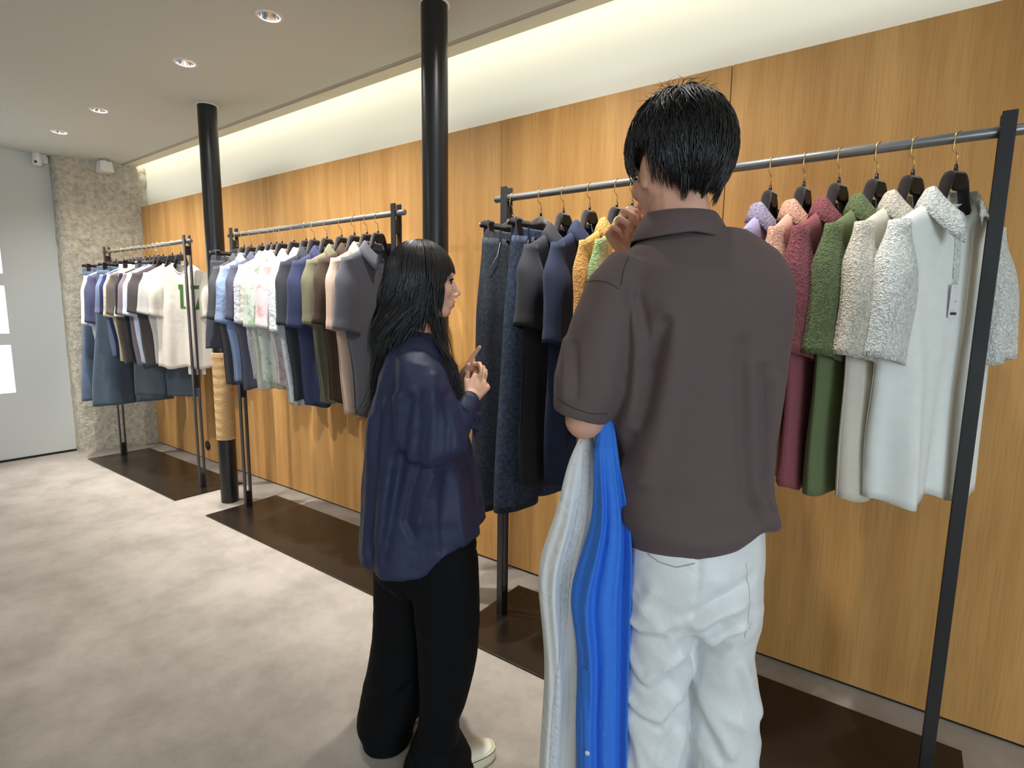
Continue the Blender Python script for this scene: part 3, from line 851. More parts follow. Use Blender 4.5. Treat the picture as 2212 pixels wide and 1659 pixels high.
T_(G1, -5.33, 7, 'cream camp shirt', 'shirt', 'shirt', F('cream_linen', lin(216, 200, 164), wr=.4), collar='shirt', W=.175, T=.032, L=.76, SL=.36)
T_(G1, -5.255, 8, 'ash brown tee', 't_shirt', 't-shirt', F('ash_jersey', lin(96, 88, 84)), collar='crew', W=.175, T=.03, L=.76, SL=.34)
T_(G1, -5.16, 10, 'white shorts with speckled waist', 'shorts', 'shorts', F('white_canvas', lin(224, 222, 214), wr=.4), bottom=True, L=.42, W=.19, LW=.105, lower_w=.125, T=.03)
T_(G1, -5.075, 12, 'jet black tee', 't_shirt', 't-shirt', F('jet_jersey', lin(30, 32, 48)), collar='crew', W=.175, T=.034, L=.76, SL=.34)
T_(G1, -4.985, 18, 'mauve grey tee', 't_shirt', 't-shirt', F('mauve_jersey', lin(120, 108, 112)), collar='crew', W=.175, T=.032, L=.76, SL=.34)
T_(G1, -4.90, 24, 'pale striped shirt', 'shirt', 'shirt', stripes('pale_stripe', lin(222, 228, 240), lin(168, 184, 214)), collar='crew', W=.175, T=.03, L=.74, SL=.34)
T_(G1, -4.82, 30, 'charcoal tee', 't_shirt', 't-shirt', F('charcoal_jersey', lin(70, 64, 66)), collar='crew', W=.175, T=.028, L=.76, SL=.32)
T_(G1, -4.93, 58, 'wide deep-blue jeans hanging behind the numbered tee', 'jeans', 'jeans', dk, bottom=True, L=1.06, W=.20, LW=.115, lower_w=.135, T=.035)
T_(G1, -4.66, 46, 'light grey tee', 't_shirt', 't-shirt', F('lightgrey_jersey', lin(186, 182, 178)), collar='crew', W=.175, T=.026, L=.74, SL=.32)
T_(G1, -4.52, 56, 'white tee printed with a green 17', 't_shirt', 't-shirt', F('ecru_jersey', lin(214, 206, 194), wr=.12, wrs=8), collar='crew', W=.235, T=.040, L=.76, SL=.33, number=True,
   label='white tee printed with a green 17, frontmost on the farthest rack')
# ------------------------------------------------------------------ people
SKIN = None
def skin_mat(name, col):
    m, nt, b = mat_new(name)
    tc = nd(nt, 'ShaderNodeTexCoord')
    n = nd(nt, 'ShaderNodeTexNoise'); n.inputs['Scale'].default_value = 22; n.inputs['Detail'].default_value = 4
    nt.links.new(tc.outputs['Object'], n.inputs['Vector'])
    mix = nd(nt, 'ShaderNodeMix', data_type='RGBA')
    mix.inputs['A'].default_value = (col[0]*.92, col[1]*.84, col[2]*.82, 1); mix.inputs['B'].default_value = col
    nt.links.new(n.outputs['Fac'], mix.inputs['Factor']); nt.links.new(mix.outputs['Result'], b.inputs['Base Color'])
    b.inputs['Roughness'].default_value = .5; b.inputs['Subsurface Weight'].default_value = .12; b.inputs['Subsurface Radius'].default_value = (.01, .004, .002)
    b.inputs['Subsurface Scale'].default_value = .5
    return m
SK_M = skin_mat('skin_man', lin(222, 172, 148)); SK_W = skin_mat('skin_woman', lin(232, 186, 158))
HAIR = plain('black_hair', lin(20, 18, 18), .38, spec=.55)
LIP = plain('lip_tint', lin(176, 92, 84), .45); EYE = plain('eye_white', lin(196, 184, 176), .3); IRIS = plain('iris', lin(30, 20, 16), .15)  # eye white greyed in its colour to stand for shading
NAIL = plain('nail', lin(232, 190, 176), .3)

def head_shapes(mb, Mt, sc=1.0, fem=False):
    """face towards +y"""
    def P(x, y, z): return Mt @ Vector((x*sc, y*sc, z*sc))
    M3 = Mt.to_3x3()
    def E(c, r): mb.ell(P(*c), [v*sc for v in r], 18, 12, M3)
    def C(a, ra, b, rb): mb.cap(P(*a), ra*sc, P(*b), rb*sc)
    E((0, -.012, .032), (.073, .093, .083))
    E((0, .030, -.030), (.060, .058, .082))
    E((0, .060, -.092), (.024, .024, .020))
    for s in (-1, 1):
        C((s*.050, .000, -.045), .022, (s*.020, .058, -.094), .018)
        C((s*.052, .0, -.02), .024, (s*.045, -.01, -.055), .02)
        E((s*.034, .062, -.028), (.026, .024, .026))
        E((s*.024, .077, .018), (.024, .014, .010))
        if not fem or True:
            E((s*.078, -.008, -.018), (.009, .019, .030)); E((s*.085, -.016, -.012), (.006, .012, .025)); E((s*.080, -.004, -.042), (.007, .010, .012))
        E((s*.010, .096, -.044), (.009, .010, .008))
    E((0, .052, .050), (.052, .034, .036))
    C((0, .085, .004), .0085, (0, .106, -.036), .0095)
    E((0, .084, -.064), (.023, .013, .008)); E((0, .082, -.076), (.020, .012, .008))
    E((0, .070, -.07), (.03, .02, .02))
    C((0, -.018, -.06), .052, (0, -.030, -.115), .050)

def face_parts(par, Mt, sc=1.0, dy=0.0):
    Mt = Mt @ Matrix.Translation(Vector((0, dy, 0)))
    for s in (-1, 1):
        mb = MB(); mb.ell(Mt @ Vector((s*.031*sc, .0715*sc, -.004*sc)), (.0105*sc,)*3, 14, 10); mb.build('eye', EYE, par)
        mb = MB(); mb.ell(Mt @ Vector((s*.031*sc, .0835*sc, -.005*sc)), (.0055*sc, .0035*sc, .0055*sc), 12, 8, Mt.to_3x3()); mb.build('iris', IRIS, par)
        mb = MB(); mb.tube([Mt @ Vector((s*x*sc, y*sc, z*sc)) for x, y, z in ((.018, .083, -.001), (.026, .0885, .0045), (.034, .088, .005), (.043, .081, .001), (.047, .077, -.002))], [.0012, .0030, .0034, .0032, .0016], 6); mb.build('eyelash', HAIR, par)
        mb = MB(); mb.tube([Mt @ Vector((s*x*sc, y*sc, z*sc)) for x, y, z in ((.014, .0905, .017), (.026, .0915, .022), (.040, .085, .023), (.050, .074, .017))], [.0012, .0022, .002, .0008], 6); mb.build('eyebrow', HAIR, par)
    mb = MB(); mb.ell(Mt @ Vector((0, .0895*sc, -.0635*sc)), (.019*sc, .0085*sc, .0055*sc), 16, 10, Mt.to_3x3()); mb.ell(Mt @ Vector((0, .0880*sc, -.0745*sc)), (.017*sc, .0085*sc, .006*sc), 16, 10, Mt.to_3x3())
    mb.build('lips', LIP, par)

def hand_shapes(mb, w, f, n, side, curls, thumb=(.5, .5), sc=1.0, spread=.06):
    """w wrist, f direction wrist->knuckles, n palm normal (fingers curl towards it), side +1/-1 where the thumb leaves. returns nail spots"""
    w = Vector(w); f = Vector(f).normalized(); n = Vector(n); n = (n - f*n.dot(f)).normalized(); s = f.cross(n).normalized() * side
    nails = []
    lens = [(.040, .026, .020), (.045, .029, .021), (.041, .027, .020), (.031, .021, .018)]
    for i in range(4):
        off = (1.5 - i) * .0195 * sc
        k = w + f*(.083 - .004*abs(i-1))*sc + s*off
        mb.cap(w + f*.012*sc + s*off*.55, .0135*sc, k, .0105*sc)
        p = k; d = (f + s*spread*(1.5-i)).normalized(); nn = n
        rr = .0095 if i < 3 else .0082
        for q in range(3):
            a = curls[i][q]
            ax = d.cross(nn).normalized()
            Q = Quaternion(ax, a); d = (Q @ d).normalized(); nn = (Q @ nn).normalized()
            e = p + d*lens[i][q]*sc
            mb.cap(p, (rr - q*.0008)*sc, e, (rr - .0008 - q*.0009)*sc)
            p = e
        nails.append((p - d*.004*sc - nn*(rr-.003)*sc, d, nn))
    mb.ell(w + f*.048*sc, (.034*sc, .034*sc, .034*sc), 14, 10, Matrix((s*1.05, f*1.25, n*.42)).transposed())
    # thumb
    b = w + f*.022*sc + s*.026*sc + n*.006*sc
    d = (f*(1-thumb[0]) + s*thumb[0] + n*.25).normalized()
    m1 = b + d*.038*sc; mb.cap(w + f*.012*sc + s*.014*sc, .014*sc, m1, .0115*sc)
    d2 = (d + n*thumb[1]*.6 + f*.35).normalized(); m2 = m1 + d2*.030*sc; mb.cap(m1, .0112*sc, m2, .0098*sc)
    d3 = (d2 + n*thumb[1]*.5 + f*.25).normalized(); m3 = m2 + d3*.024*sc; mb.cap(m2, .0098*sc, m3, .0080*sc)
    return nails

def strands(mb, roots, n=3):
    for path, r in roots:
        k = len(path)
        rs = [r * (.7 + .3*min(1, 4*i/(k-1.0))) * (1 - sm(.72, 1.0, i/(k-1.0))*.88) for i in range(k)]
        mb.tube(path, rs, n, False)

def ring_sec(cx, cy, a, bf, bb, z, n=72, ex=2.3, fn=None):
    """horizontal section: half width a, front depth bf (+y), back depth bb (-y)"""
    out = []
    for k in range(n):
        t = 2*PI*k/n; c, s = math.cos(t), math.sin(t)
        x = a*math.copysign(abs(c)**(2/ex), c); y = (bf if s > 0 else bb)*math.copysign(abs(s)**(2/ex), s)
        p = Vector((cx + x, cy + y, z))
        if fn: p = p + fn(t, p)
        out.append(p)
    return out

def fold_fn(folds, back=True, ax=0):
    """folds: (polyline in (x,z), width, amp, )"""
    bbs = []
    for pts, w, amp in folds:
        xs = [p[0] for p in pts]; zs = [p[1] for p in pts]
        bbs.append((min(xs)-3*w, max(xs)+3*w, min(zs)-3*w, max(zs)+3*w))
    def g(x, z):
        h = 0
        for (pts, w, amp), b in zip(folds, bbs):
            if x < b[0] or x > b[1] or z < b[2] or z > b[3]: continue
            d = seg_dist((x, z), pts); h += amp * math.exp(-(d/w)**2)
        return h
    return g

def surf_tube(me, pts, r, name, mat, par, dirv=(0, 1, 0), start=-2.0, lift=.0):
    """a thin line for seams and painted edge shade, following the cloth"""
    vs = [v.co.copy() for v in me.vertices]; bv = BVHTree.FromPolygons(vs, [tuple(p.vertices) for p in me.polygons])
    dv = Vector(dirv); path = []
    for (x0, z0), (x1, z1) in zip(pts, pts[1:]):
        for i in range(8):
            t = i/8.0
            o = Vector((x0+(x1-x0)*t, 0, z0+(z1-z0)*t)) + dv*start
            hit = bv.ray_cast(o, dv)
            if hit[0] is not None: path.append(hit[0] - dv*lift)
    if len(path) > 2:
        mb = MB(); mb.tube(path, r, 6); return mb.build(name, mat, par)

RZ = .6276172755
def person(s0, d0, label, group=None):
    rt = Vector((math.cos(RZ), math.sin(RZ), 0)); dd = Vector((-math.sin(RZ), math.cos(RZ), 0))
    e = empty('person', rt*s0 + dd*d0, RZ); tag(e, label, 'person', group); return e

# ================================================================== the man
def man():
    e = person(.39, 1.13, 'person in a taupe brown polo shirt seen from behind, clothes draped over the left forearm')
    polo_m = F('taupe_knit', lin(97, 82, 81), rough=.9, weave=420, bump=.22, var=.05, vs=60, sheen=.06)
    # ---- body
    mb = MB()
    hd = Matrix.Translation(Vector((-.055, .075, 1.730))) @ Matrix.Rotation(R(24), 4, 'Z') @ Matrix.Rotation(R(-9), 4, 'X')
    head_shapes(mb, hd)
    mb.cap((-.035, .035, 1.54), .062, (-.052, .055, 1.68), .054)
    mb.cap((-.03, .03, 1.50), .075, (-.03, .03, 1.56), .06)
    # trunk
    mb.cap((-.11, .035, 1.47), .052, (.11, .035, 1.47), .052)
    mb.cap((-.05, .025, 1.36), .085, (-.035, .025, 1.08), .075); mb.cap((.06, .025, 1.36), .085, (.05, .025, 1.08), .075)
    mb.cap((-.035, .01, .98), .078, (.062, .01, .98), .078)
    # legs
    for hx, kx, ax in ((-.052, -.06, -.066), (.082, .095, .108)):
        mb.cap((hx, .01, .93), .062, (kx, .01, .50), .056); mb.cap((kx, .01, .50), .060, (ax, .0, .11), .042)
        mb.cap((ax, -.03, .075), .036, (ax, .12, .055), .030)
    # left arm: elbow low at the side, forearm forward across the belly
    mb.cap((-.145, .03, 1.47), .048, (-.226, .010, 1.23), .045); mb.cap((-.226, .010, 1.23), .049, (-.234, .012, 1.200), .043)
    mb.cap((-.234, .012, 1.203), .042, (-.12, .19, 1.205), .040); mb.cap((-.12, .19, 1.205), .040, (-.035, .255, 1.215), .029)
    hand_shapes(mb, (-.035, .255, 1.215), (.95, .22, .06), (.1, -.3, 1), 1, [(.5, .6, .4)]*4, (.5, .5), 1.0)
    # right arm: elbow in front of the chest, fist at the chin
    mb.cap((.135, .03, 1.475), .058, (.13, .22, 1.28), .046); mb.cap((.13, .22, 1.28), .043, (.02, .29, 1.40), .037); mb.cap((.02, .29, 1.40), .036, (-.10, .265, 1.565), .028)
    nl = hand_shapes(mb, (-.100, .262, 1.567), (-.52, -.18, .86), (.45, -.85, .1), 1, [(.9, 1.2, .8), (1.0, 1.3, .8), (1.1, 1.3, .8), (1.1, 1.3, .8)], (.35, .5), 1.0)
    body = link('body', fuse(mb, .0042, 4), SK_M, e)
    face_parts(e, hd, 1.0, -.006)
    # ---- polo
    tab = [(.928, -.128, .148, .10, .105), (.945, -.134, .160, .118, .120), (.975, -.139, .168, .122, .128), (1.01, -.143, .169, .122, .126), (1.05, -.150, .166, .120, .118), (1.09, -.157, .164, .118, .112),
           (1.13, -.163, .167, .118, .110), (1.21, -.172, .176, .122, .112), (1.30, -.178, .180, .128, .118), (1.37, -.182, .182, .130, .124), (1.455, -.182, .186, .128, .126), (1.51, -.176, .182, .115, .116), (1.556, -.150, .158, .088, .094), (1.585, -.118, .118, .070, .074), (1.605, -.095, .085, .062, .060)]
    mb = MB(); rings = []
    z = .928
    while z < 1.606:
        xl, xr, bf, bb = lerp_tab(tab, z)
        cy = .02 + .03*sm(1.4, 1.62, z)
        rings.append(ring_sec((xl+xr)/2, cy, (xr-xl)/2, bf, bb, z, 72, 2.35)); z += .012
    mb.loft(rings, True, True, True)
    # left sleeve
    def sleeve(path, hw, hd_):
        rr = []
        pts = [Vector(p) for p in path]
        for i, p in enumerate(pts):
            a = pts[max(0, i-1)]; b = pts[min(len(pts)-1, i+1)]; t = (b-a).normalized()
            x = Vector((0, 1, 0)).cross(t); x.normalize(); y = t.cross(x)
            rr.append([p + x*hw[i]*math.copysign(abs(math.cos(2*PI*k/40))**.9, math.cos(2*PI*k/40)) + y*hd_[i]*math.sin(2*PI*k/40) for k in range(40)])
        mb.loft(rr, True, True, True)
    sleeve([(-.135, .03, 1.525), (-.172, .03, 1.47), (-.196, .025, 1.40), (-.211, .022, 1.33), (-.226, .020, 1.275), (-.236, .018, 1.235), (-.244, .018, 1.204)],
           [.055, .066, .070, .076, .078, .068, .058], [.07, .085, .088, .088, .085, .075, .066])
    sleeve([(.115, .03, 1.525), (.140, .06, 1.47), (.148, .12, 1.40), (.146, .17, 1.345), (.142, .205, 1.305)], [.055, .064, .066, .068, .06], [.07, .085, .085, .08, .07])
    me = fuse(mb, .0062, 5)
    for v in me.vertices:
        if v.co.z < 1.06 and v.co.x > -.18:
            v.co.z += .042*sm(-.03, .165, v.co.x)*min(1, (1.06 - v.co.z)/.12) - .008*sm(.0, -.13, v.co.x)*min(1, (1.06 - v.co.z)/.12)
    fl = [([(-.099, 1.407), (-.112, 1.354), (-.120, 1.292), (-.128, 1.229), (-.147, 1.174), (-.160, 1.119)], .014, -.014),
          ([(-.097, 1.425), (-.084, 1.355), (-.088, 1.275), (-.100, 1.184), (-.118, 1.091)], .020, .009),
          ([(-.160, 1.474), (-.150, 1.406), (-.142, 1.354), (-.142, 1.274), (-.148, 1.193)], .012, .008),
          ([(-.150, 1.457), (-.134, 1.389), (-.128, 1.319)], .010, -.007),
          ([(.040, 1.374), (.051, 1.277), (.065, 1.177), (.079, 1.084), (.097, 1.018)], .014, -.006),
          ([(.062, 1.33), (.076, 1.24), (.088, 1.14), (.104, 1.05)], .014, .006),
          ([(.095, 1.322), (.108, 1.232), (.118, 1.141), (.128, 1.047)], .012, -.006),
          ([(.122, 1.30), (.134, 1.20), (.142, 1.08), (.152, 1.0)], .012, .006),
          ([(-.13, .996), (-.089, .992), (-.024, .978), (.049, .985)], .030, .008),
          ([(-.08, 1.06), (-.02, 1.045), (.06, 1.05)], .03, -.006),
          ([(.11, 1.06), (.13, 1.02), (.15, .99)], .014, .010),
          ([(-.278, 1.368), (-.282, 1.313), (-.282, 1.255)], .008, .005),
          ([(-.266, 1.36), (-.264, 1.30), (-.262, 1.26)], .008, -.004),
          ([(-.06, 1.50), (.0, 1.47), (.10, 1.46)], .05, .004)]
    g = fold_fn(fl)
    def disp(co, n):
        h = 0
        if n.y < .35: h = 1.5 * g(co.x, co.z) * sm(.35, -.2, n.y)
        h += .0012 * noise.noise(co*28) + .002*noise.noise(Vector((co.x*16, co.y*16, co.z*5)))
        # ribbed hems pull in
        return n * h
    displace(me, disp)
    polo = link('polo_shirt', me, polo_m, e); tag(polo, 'taupe brown short sleeved knit polo shirt')
    seam_m = plain('seam_shadow', lin(62, 52, 52), .9)
    surf_tube(me, [(-.112, 1.59), (-.134, 1.572), (-.160, 1.543), (-.174, 1.512), (-.182, 1.475)], .0010, 'shoulder_seam', seam_m, polo, lift=.0)
    surf_tube(me, [(-.240, 1.488), (-.226, 1.490), (-.210, 1.487), (-.198, 1.481), (-.182, 1.470)], .0010, 'sleeve_seam', seam_m, polo)
    surf_tube(me, [(-.302, 1.252), (-.27, 1.236), (-.235, 1.226), (-.19, 1.222)], .0012, 'cuff_seam', seam_m, polo)
    # collar
    rings = []; N = 48
    for i in range(N+1):
        p = -R(170) + 2*R(170)*i/N          # 0 = back of the neck
        back = max(0, math.cos(p)); fr = max(0, -math.cos(p))
        cx, cy = -.042, .052
        x = cx + .066*math.sin(p); y = cy - .066*math.cos(p)
        n = Vector((math.sin(p), -math.cos(p), 0))
        zt = 1.632 - .060*fr; zbm = 1.594 - .075*fr - .013*abs(math.sin(p))
        o1, o2 = .010, .024 + .012*abs(math.sin(p)) - .012*fr
        P0 = Vector((x, y, zt - .03)) - n*.004; P1 = Vector((x, y, zt)) ; P2 = P1 + n*.006 + Vector((0, 0, .001)); P3 = P1 + n*.012 + Vector((0, 0, -.010)); P4 = Vector((x, y, (zt+zbm)/2 - .006)) + n*(.012 + o2*.45); P5 = Vector((x, y, zbm - .010)) + n*o2
        rings.append([P0, P1, P2, P3, P4, P5])
    c = MB(); c.loft(rings, closed=False); co_ = c.build('collar', polo_m, polo); k = co_.modifiers.new('s', 'SOLIDIFY'); k.thickness = .003; k.offset = 0; k = co_.modifiers.new('u', 'SUBSURF'); k.levels = 1; k.render_levels = 1
    # ---- trousers
    tr_m = F('offwhite_nylon', lin(224, 226, 226), rough=.42, weave=700, bump=.06, wr=.22, wrs=16, var=.03, sheen=.05, spec=.45)
    mb = MB(); rings = []
    for z, xl, xr, bf, bb in [(1.0, -.118, .150, .095, .100), (.96, -.124, .158, .10, .106), (.90, -.130, .160, .10, .116), (.85, -.134, .162, .098, .118), (.80, -.136, .160, .095, .112), (.76, -.136, .158, .09, .10)]:
        rings.append(ring_sec((xl+xr)/2, .01, (xr-xl)/2, bf, bb, z, 64, 2.3))
    mb.loft(rings, True, True, True)
    for tabl in ([(.82, -.134, .014, .085, .10), (.74, -.132, .012, .082, .092), (.68, -.130, .013, .078, .084), (.57, -.132, .014, .078, .084), (.47, -.134, .016, .080, .088), (.38, -.137, .014, .084, .092), (.25, -.140, .012, .088, .098), (.12, -.145, .008, .10, .11), (.05, -.148, .006, .11, .12)],
                 [(.82, .012, .160, .085, .10), (.76, .012, .156, .082, .092), (.68, .018, .151, .08, .086), (.57, .022, .170, .08, .086), (.47, .026, .178, .082, .09), (.38, .028, .186, .085, .094), (.25, .03, .192, .09, .10), (.12, .034, .196, .10, .11), (.05, .036, .198, .11, .12)]):
        rings = []
        z = .82
        st = list(reversed(tabl))
        while z > .05:
            xl, xr, bf, bb = lerp_tab(st, z)
            rings.append(ring_sec((xl+xr)/2, .01, (xr-xl)/2, bf, bb, z, 48, 2.2)); z -= .02
        mb.loft(rings, True, True, True)
    me = fuse(mb, .0062, 4)
    fl = [([(-.144, .784), (-.115, .769), (-.080, .781), (-.05, .80)], .010, .007), ([(-.14, .76), (-.11, .75), (-.07, .762)], .008, -.005),
          ([(-.136, .720), (-.115, .668), (-.098, .652), (-.064, .690), (-.03, .72)], .011, .010), ([(-.13, .69), (-.11, .645), (-.09, .632), (-.05, .66)], .010, -.007),
          ([(-.142, .620), (-.111, .578), (-.068, .574), (-.030, .622)], .011, .011), ([(-.142, .60), (-.111, .555), (-.062, .548), (-.02, .59)], .010, -.008),
          ([(-.015, .825), (.011, .851), (.065, .882), (.10, .90)], .012, -.009), ([(-.01, .80), (.03, .825), (.08, .85)], .011, .008),
          ([(-.012, .725), (.017, .752), (.053, .783), (.09, .80)], .010, .010), ([(-.012, .755), (.012, .778), (.04, .80)], .012, -.009), ([(-.01, .70), (.03, .722), (.06, .74)], .010, -.007),
          ([(.0, .668), (.038, .584), (.092, .493)], .013, .010), ([(.016, .61), (.04, .54), (.075, .47)], .012, -.010),
          ([(-.135, .56), (-.110, .50), (-.09, .42)], .010, .008), ([(-.03, .56), (-.06, .48), (-.09, .40)], .012, -.008), ([(-.01, .53), (-.03, .46), (-.05, .38)], .010, .007),
          ([(.078, .832), (.076, .731), (.077, .648)], .02, .004), ([(.10, .70), (.13, .62), (.16, .56)], .012, .006), ([(.09, .68), (.12, .60), (.14, .55)], .010, -.005),
          ([(-.016, .86), (-.014, .90), (-.012, .95)], .006, -.004), ([(-.095, .86), (-.11, .82), (-.12, .78)], .012, .006)]
    g = fold_fn(fl)
    def disp2(co, n):
        h = 0
        if n.y < .4: h = g(co.x, co.z) * sm(.4, -.1, n.y)
        v = noise.noise(Vector((co.x*11 + co.z*5, co.y*11, co.z*9))); v2 = noise.noise(co*24 + Vector((3, 1, 2)))
        h += .0062 * (1 - 2.2*abs(v)) * sm(.98, .75, co.z) + .002*v2
        return n * h
    displace(me, disp2)
    tr = link('trousers', me, tr_m, e); tag(tr, 'off-white crinkled nylon trousers')
    tseam = plain('trouser_seam_pocket_shade', lin(172, 175, 178), .8)
    surf_tube(me, [(-.104, .932), (-.085, .924), (-.055, .920), (-.015, .934)], .0016, 'pocket_edge_shade', tseam, tr)  # pocket edge drawn as a grey line that paints its shade
    surf_tube(me, [(.085, .93), (.094, .88), (.096, .82), (.094, .76)], .0008, 'side_seam', tseam, tr)
    # shoes
    for ax in (-.066, .112):
        s = MB(); s.ell((ax, .04, .045), (.047, .135, .042), 24, 14); s.ell((ax, -.04, .065), (.042, .07, .05), 20, 12)
        sh = link('shoe', fuse(s, .007, 3), plain('shoe_black', lin(30, 30, 32), .5), e)
        s = MB(); s.loft([ring_sec(ax, .035, .046, .135, .125, zz, 40, 2.4) for zz in (.0005, .022)], True, True, True); s.build('sole', M['wplastic'], sh)
    # ---- hair
    rng = random.Random(5)
    hm = Matrix.Translation(Vector((-.046, .066, 1.766))) @ Matrix.Rotation(R(24), 4, 'Z') @ Matrix.Rotation(R(-9), 4, 'X')
    RX = Vector((.104, .114, .119))
    def endpol(az):   # az 0 = face, pi = nape; polar angle where hair stops
        a = abs(((az + PI) % (2*PI)) - PI)
        return lerp_tab([(0, R(84)), (R(35), R(84)), (R(62), R(100)), (R(72), R(116)), (R(78), R(110)), (R(82), R(97)), (R(100), R(97)), (R(110), R(114)), (R(122), R(128)), (R(145), R(138)), (R(180), R(141))], a)[0]
    def hp(az, pol, off):
        d = Vector((math.sin(pol)*math.sin(az), math.sin(pol)*math.cos(az), math.cos(pol)))
        p = Vector((d.x*RX.x, d.y*RX.y, d.z*RX.z))
        if pol > PI/2: p.z = RX.z*math.cos(pol)*1.05
        return hm @ (p + d*off)
    cap = MB(); rings = []
    for i in range(29):
        rings.append([])
        for k in range(56):
            az = 2*PI*k/56; pol = .02 + (endpol(az) - .02) * i/28.0
            wob = .004*noise.noise(Vector((az*3.1, pol*2.5, 1))) + .0025*noise.noise(Vector((math.sin(az)*9, math.cos(az)*9, pol*5)))
            rings[-1].append(hp(az, pol, -.003 + wob - .008*sm(.85, 1, i/28.0)))
    cap.loft(rings, True, True, False)
    roots = []
    for q in range(2600):
        az = rng.uniform(0, 2*PI); ep = endpol(az)
        p0 = ep * rng.uniform(.02, .80) ** .8; p1 = ep * min(1.08, p0/ep + rng.uniform(.22, .55))
        if rng.random() < .16: p1 = ep * rng.uniform(1.0, 1.10)
        aa = abs(((az + PI) % (2*PI)) - PI)
        if R(76) < aa < R(106): p1 = min(p1, ep*.985)
        o0 = rng.uniform(-.002, .002); o1 = rng.uniform(.001, .009); sw = (rng.uniform(-.34, .34) + .08) * (.3 if R(68) < aa < R(112) else 1)
        path = []
        for i in range(7):
            t = i/6.0
            pol = p0 + (p1-p0)*t; a2 = az + sw*t*(.6 + .4*math.sin(pol)) + .05*math.sin(5*t + q)
            path.append(hp(a2, pol, o0 + (o1-o0)*t - .004*max(0, t-.8)*5*(1 if p1 > ep*.9 else 0)))
        roots.append((path, rng.uniform(.0009, .0020)))
    # pointed locks on the nape
    for az_, n_, ln in ((2.52, 30, .050), (2.86, 20, .028), (3.16, 34, .038), (3.42, 10, .034), (3.62, 8, .030), (3.80, 30, .048), (2.68, 12, .03)):
        tip = hp(az_, endpol(az_), -.012) + Vector((0, 0, -ln))
        for q in range(n_):
            az = az_ + rng.gauss(0, .07); st = hp(az, endpol(az)*rng.uniform(.80, .95), .001); en = tip + Vector((rng.gauss(0, .003), rng.gauss(0, .003), rng.uniform(0, .016)))
            path = [st + (en-st)*t + Vector((0, 0, -.004))*math.sin(PI*t) for t in (0, .25, .5, .75, 1)]
            roots.append((path, .0014))
    # fly-away hairs on the crown
    for q in range(70):
        az = rng.uniform(0, 2*PI); p0 = rng.uniform(.02, .55)
        a = hp(az, p0, 0); path = [a, hp(az + rng.uniform(-.2, .2), p0 + .12, .012), hp(az + rng.uniform(-.4, .4), p0 + .26, rng.uniform(.012, .026))]
        roots.append((path, .0005))
    strands(cap, roots)
    cap.build('hair', HAIR, e)
    return e
MAN = man()

# ----------------------------------------------- clothes over his left forearm
def draped(name, label, cat, mat, tab, lobes, seed, dy=0.0, wrn=.003):
    """tab: (z, xl, xr, yc, depth)"""
    e = empty(name, MAN.location, RZ); tag(e, label, cat, 'clothes carried on the forearm')
    rings = []; st = sorted(tab)
    z = st[-1][0]; rng = random.Random(seed); ph = rng.uniform(0, 6)
    while z >= st[0][0] - 1e-6:
        xl, xr, yc, dp = lerp_tab(st, z); t = (st[-1][0] - z) / (st[-1][0] - st[0][0])
        ring = []
        N = 96
        for k in range(N):
            a = 2*PI*k/N; c, s = math.cos(a), math.sin(a)
            u = c
            x = (xl+xr)/2 + (xr-xl)/2*math.copysign(abs(c)**.85, c)
            w = sm(.04, .3, t) * min(1, (xr - xl)/.06)
            pl_ = .5*math.sin(lobes*PI*u + ph + .8*t) + .3*math.sin(lobes*1.7*PI*u + ph*2 - 1.2*t) + .2*math.sin(lobes*.6*u*PI + 1.1)
            y = yc + dp*(math.copysign(abs(s)**.7, s)*(.45 + .25*w*pl_)) + dp*.62*w*pl_
            y += wrn*noise.noise(Vector((x*30, s*3 + seed, z*16)))
            ring.append((x + .002*noise.noise(Vector((z*14, s*2, seed))), y + dy, z))
        rings.append(ring); z -= .011
    for it in range(30):
        new = [rings[0]]
        for a, b, c in zip(rings, rings[1:], rings[2:]):
            new.append([((p[0]+2*q[0]+r[0])/4, (p[1]+2*q[1]+r[1])/4, q[2]) for p, q, r in zip(a, b, c)])
        rings = new + [rings[-1]]
    mb = MB(); mb.loft(rings, True, True, False)
    return e, mb
e, mb = draped('trousers', 'off-white trousers with a stitched seam hanging over the forearm of the man', 'trousers', None,
   [(1.150, -.236, -.208, .060, .03), (1.13, -.252, -.200, .062, .035), (1.10, -.262, -.196, .062, .04), (.983, -.281, -.185, .060, .045), (.92, -.300, -.19, .055, .05), (.866, -.326, -.20, .05, .055), (.79, -.324, -.21, .05, .055),
    (.70, -.312, -.205, .05, .05), (.588, -.302, -.19, .05, .05), (.47, -.306, -.19, .05, .05), (.38, -.310, -.19, .05, .05), (.26, -.312, -.195, .05, .05), (.18, -.312, -.20, .05, .05)], 2.2, 3)
wm = F('white_canvas_trousers', lin(226, 226, 224), wr=.3, wrs=18, var=.04)
mb.build('legs', wm, e)
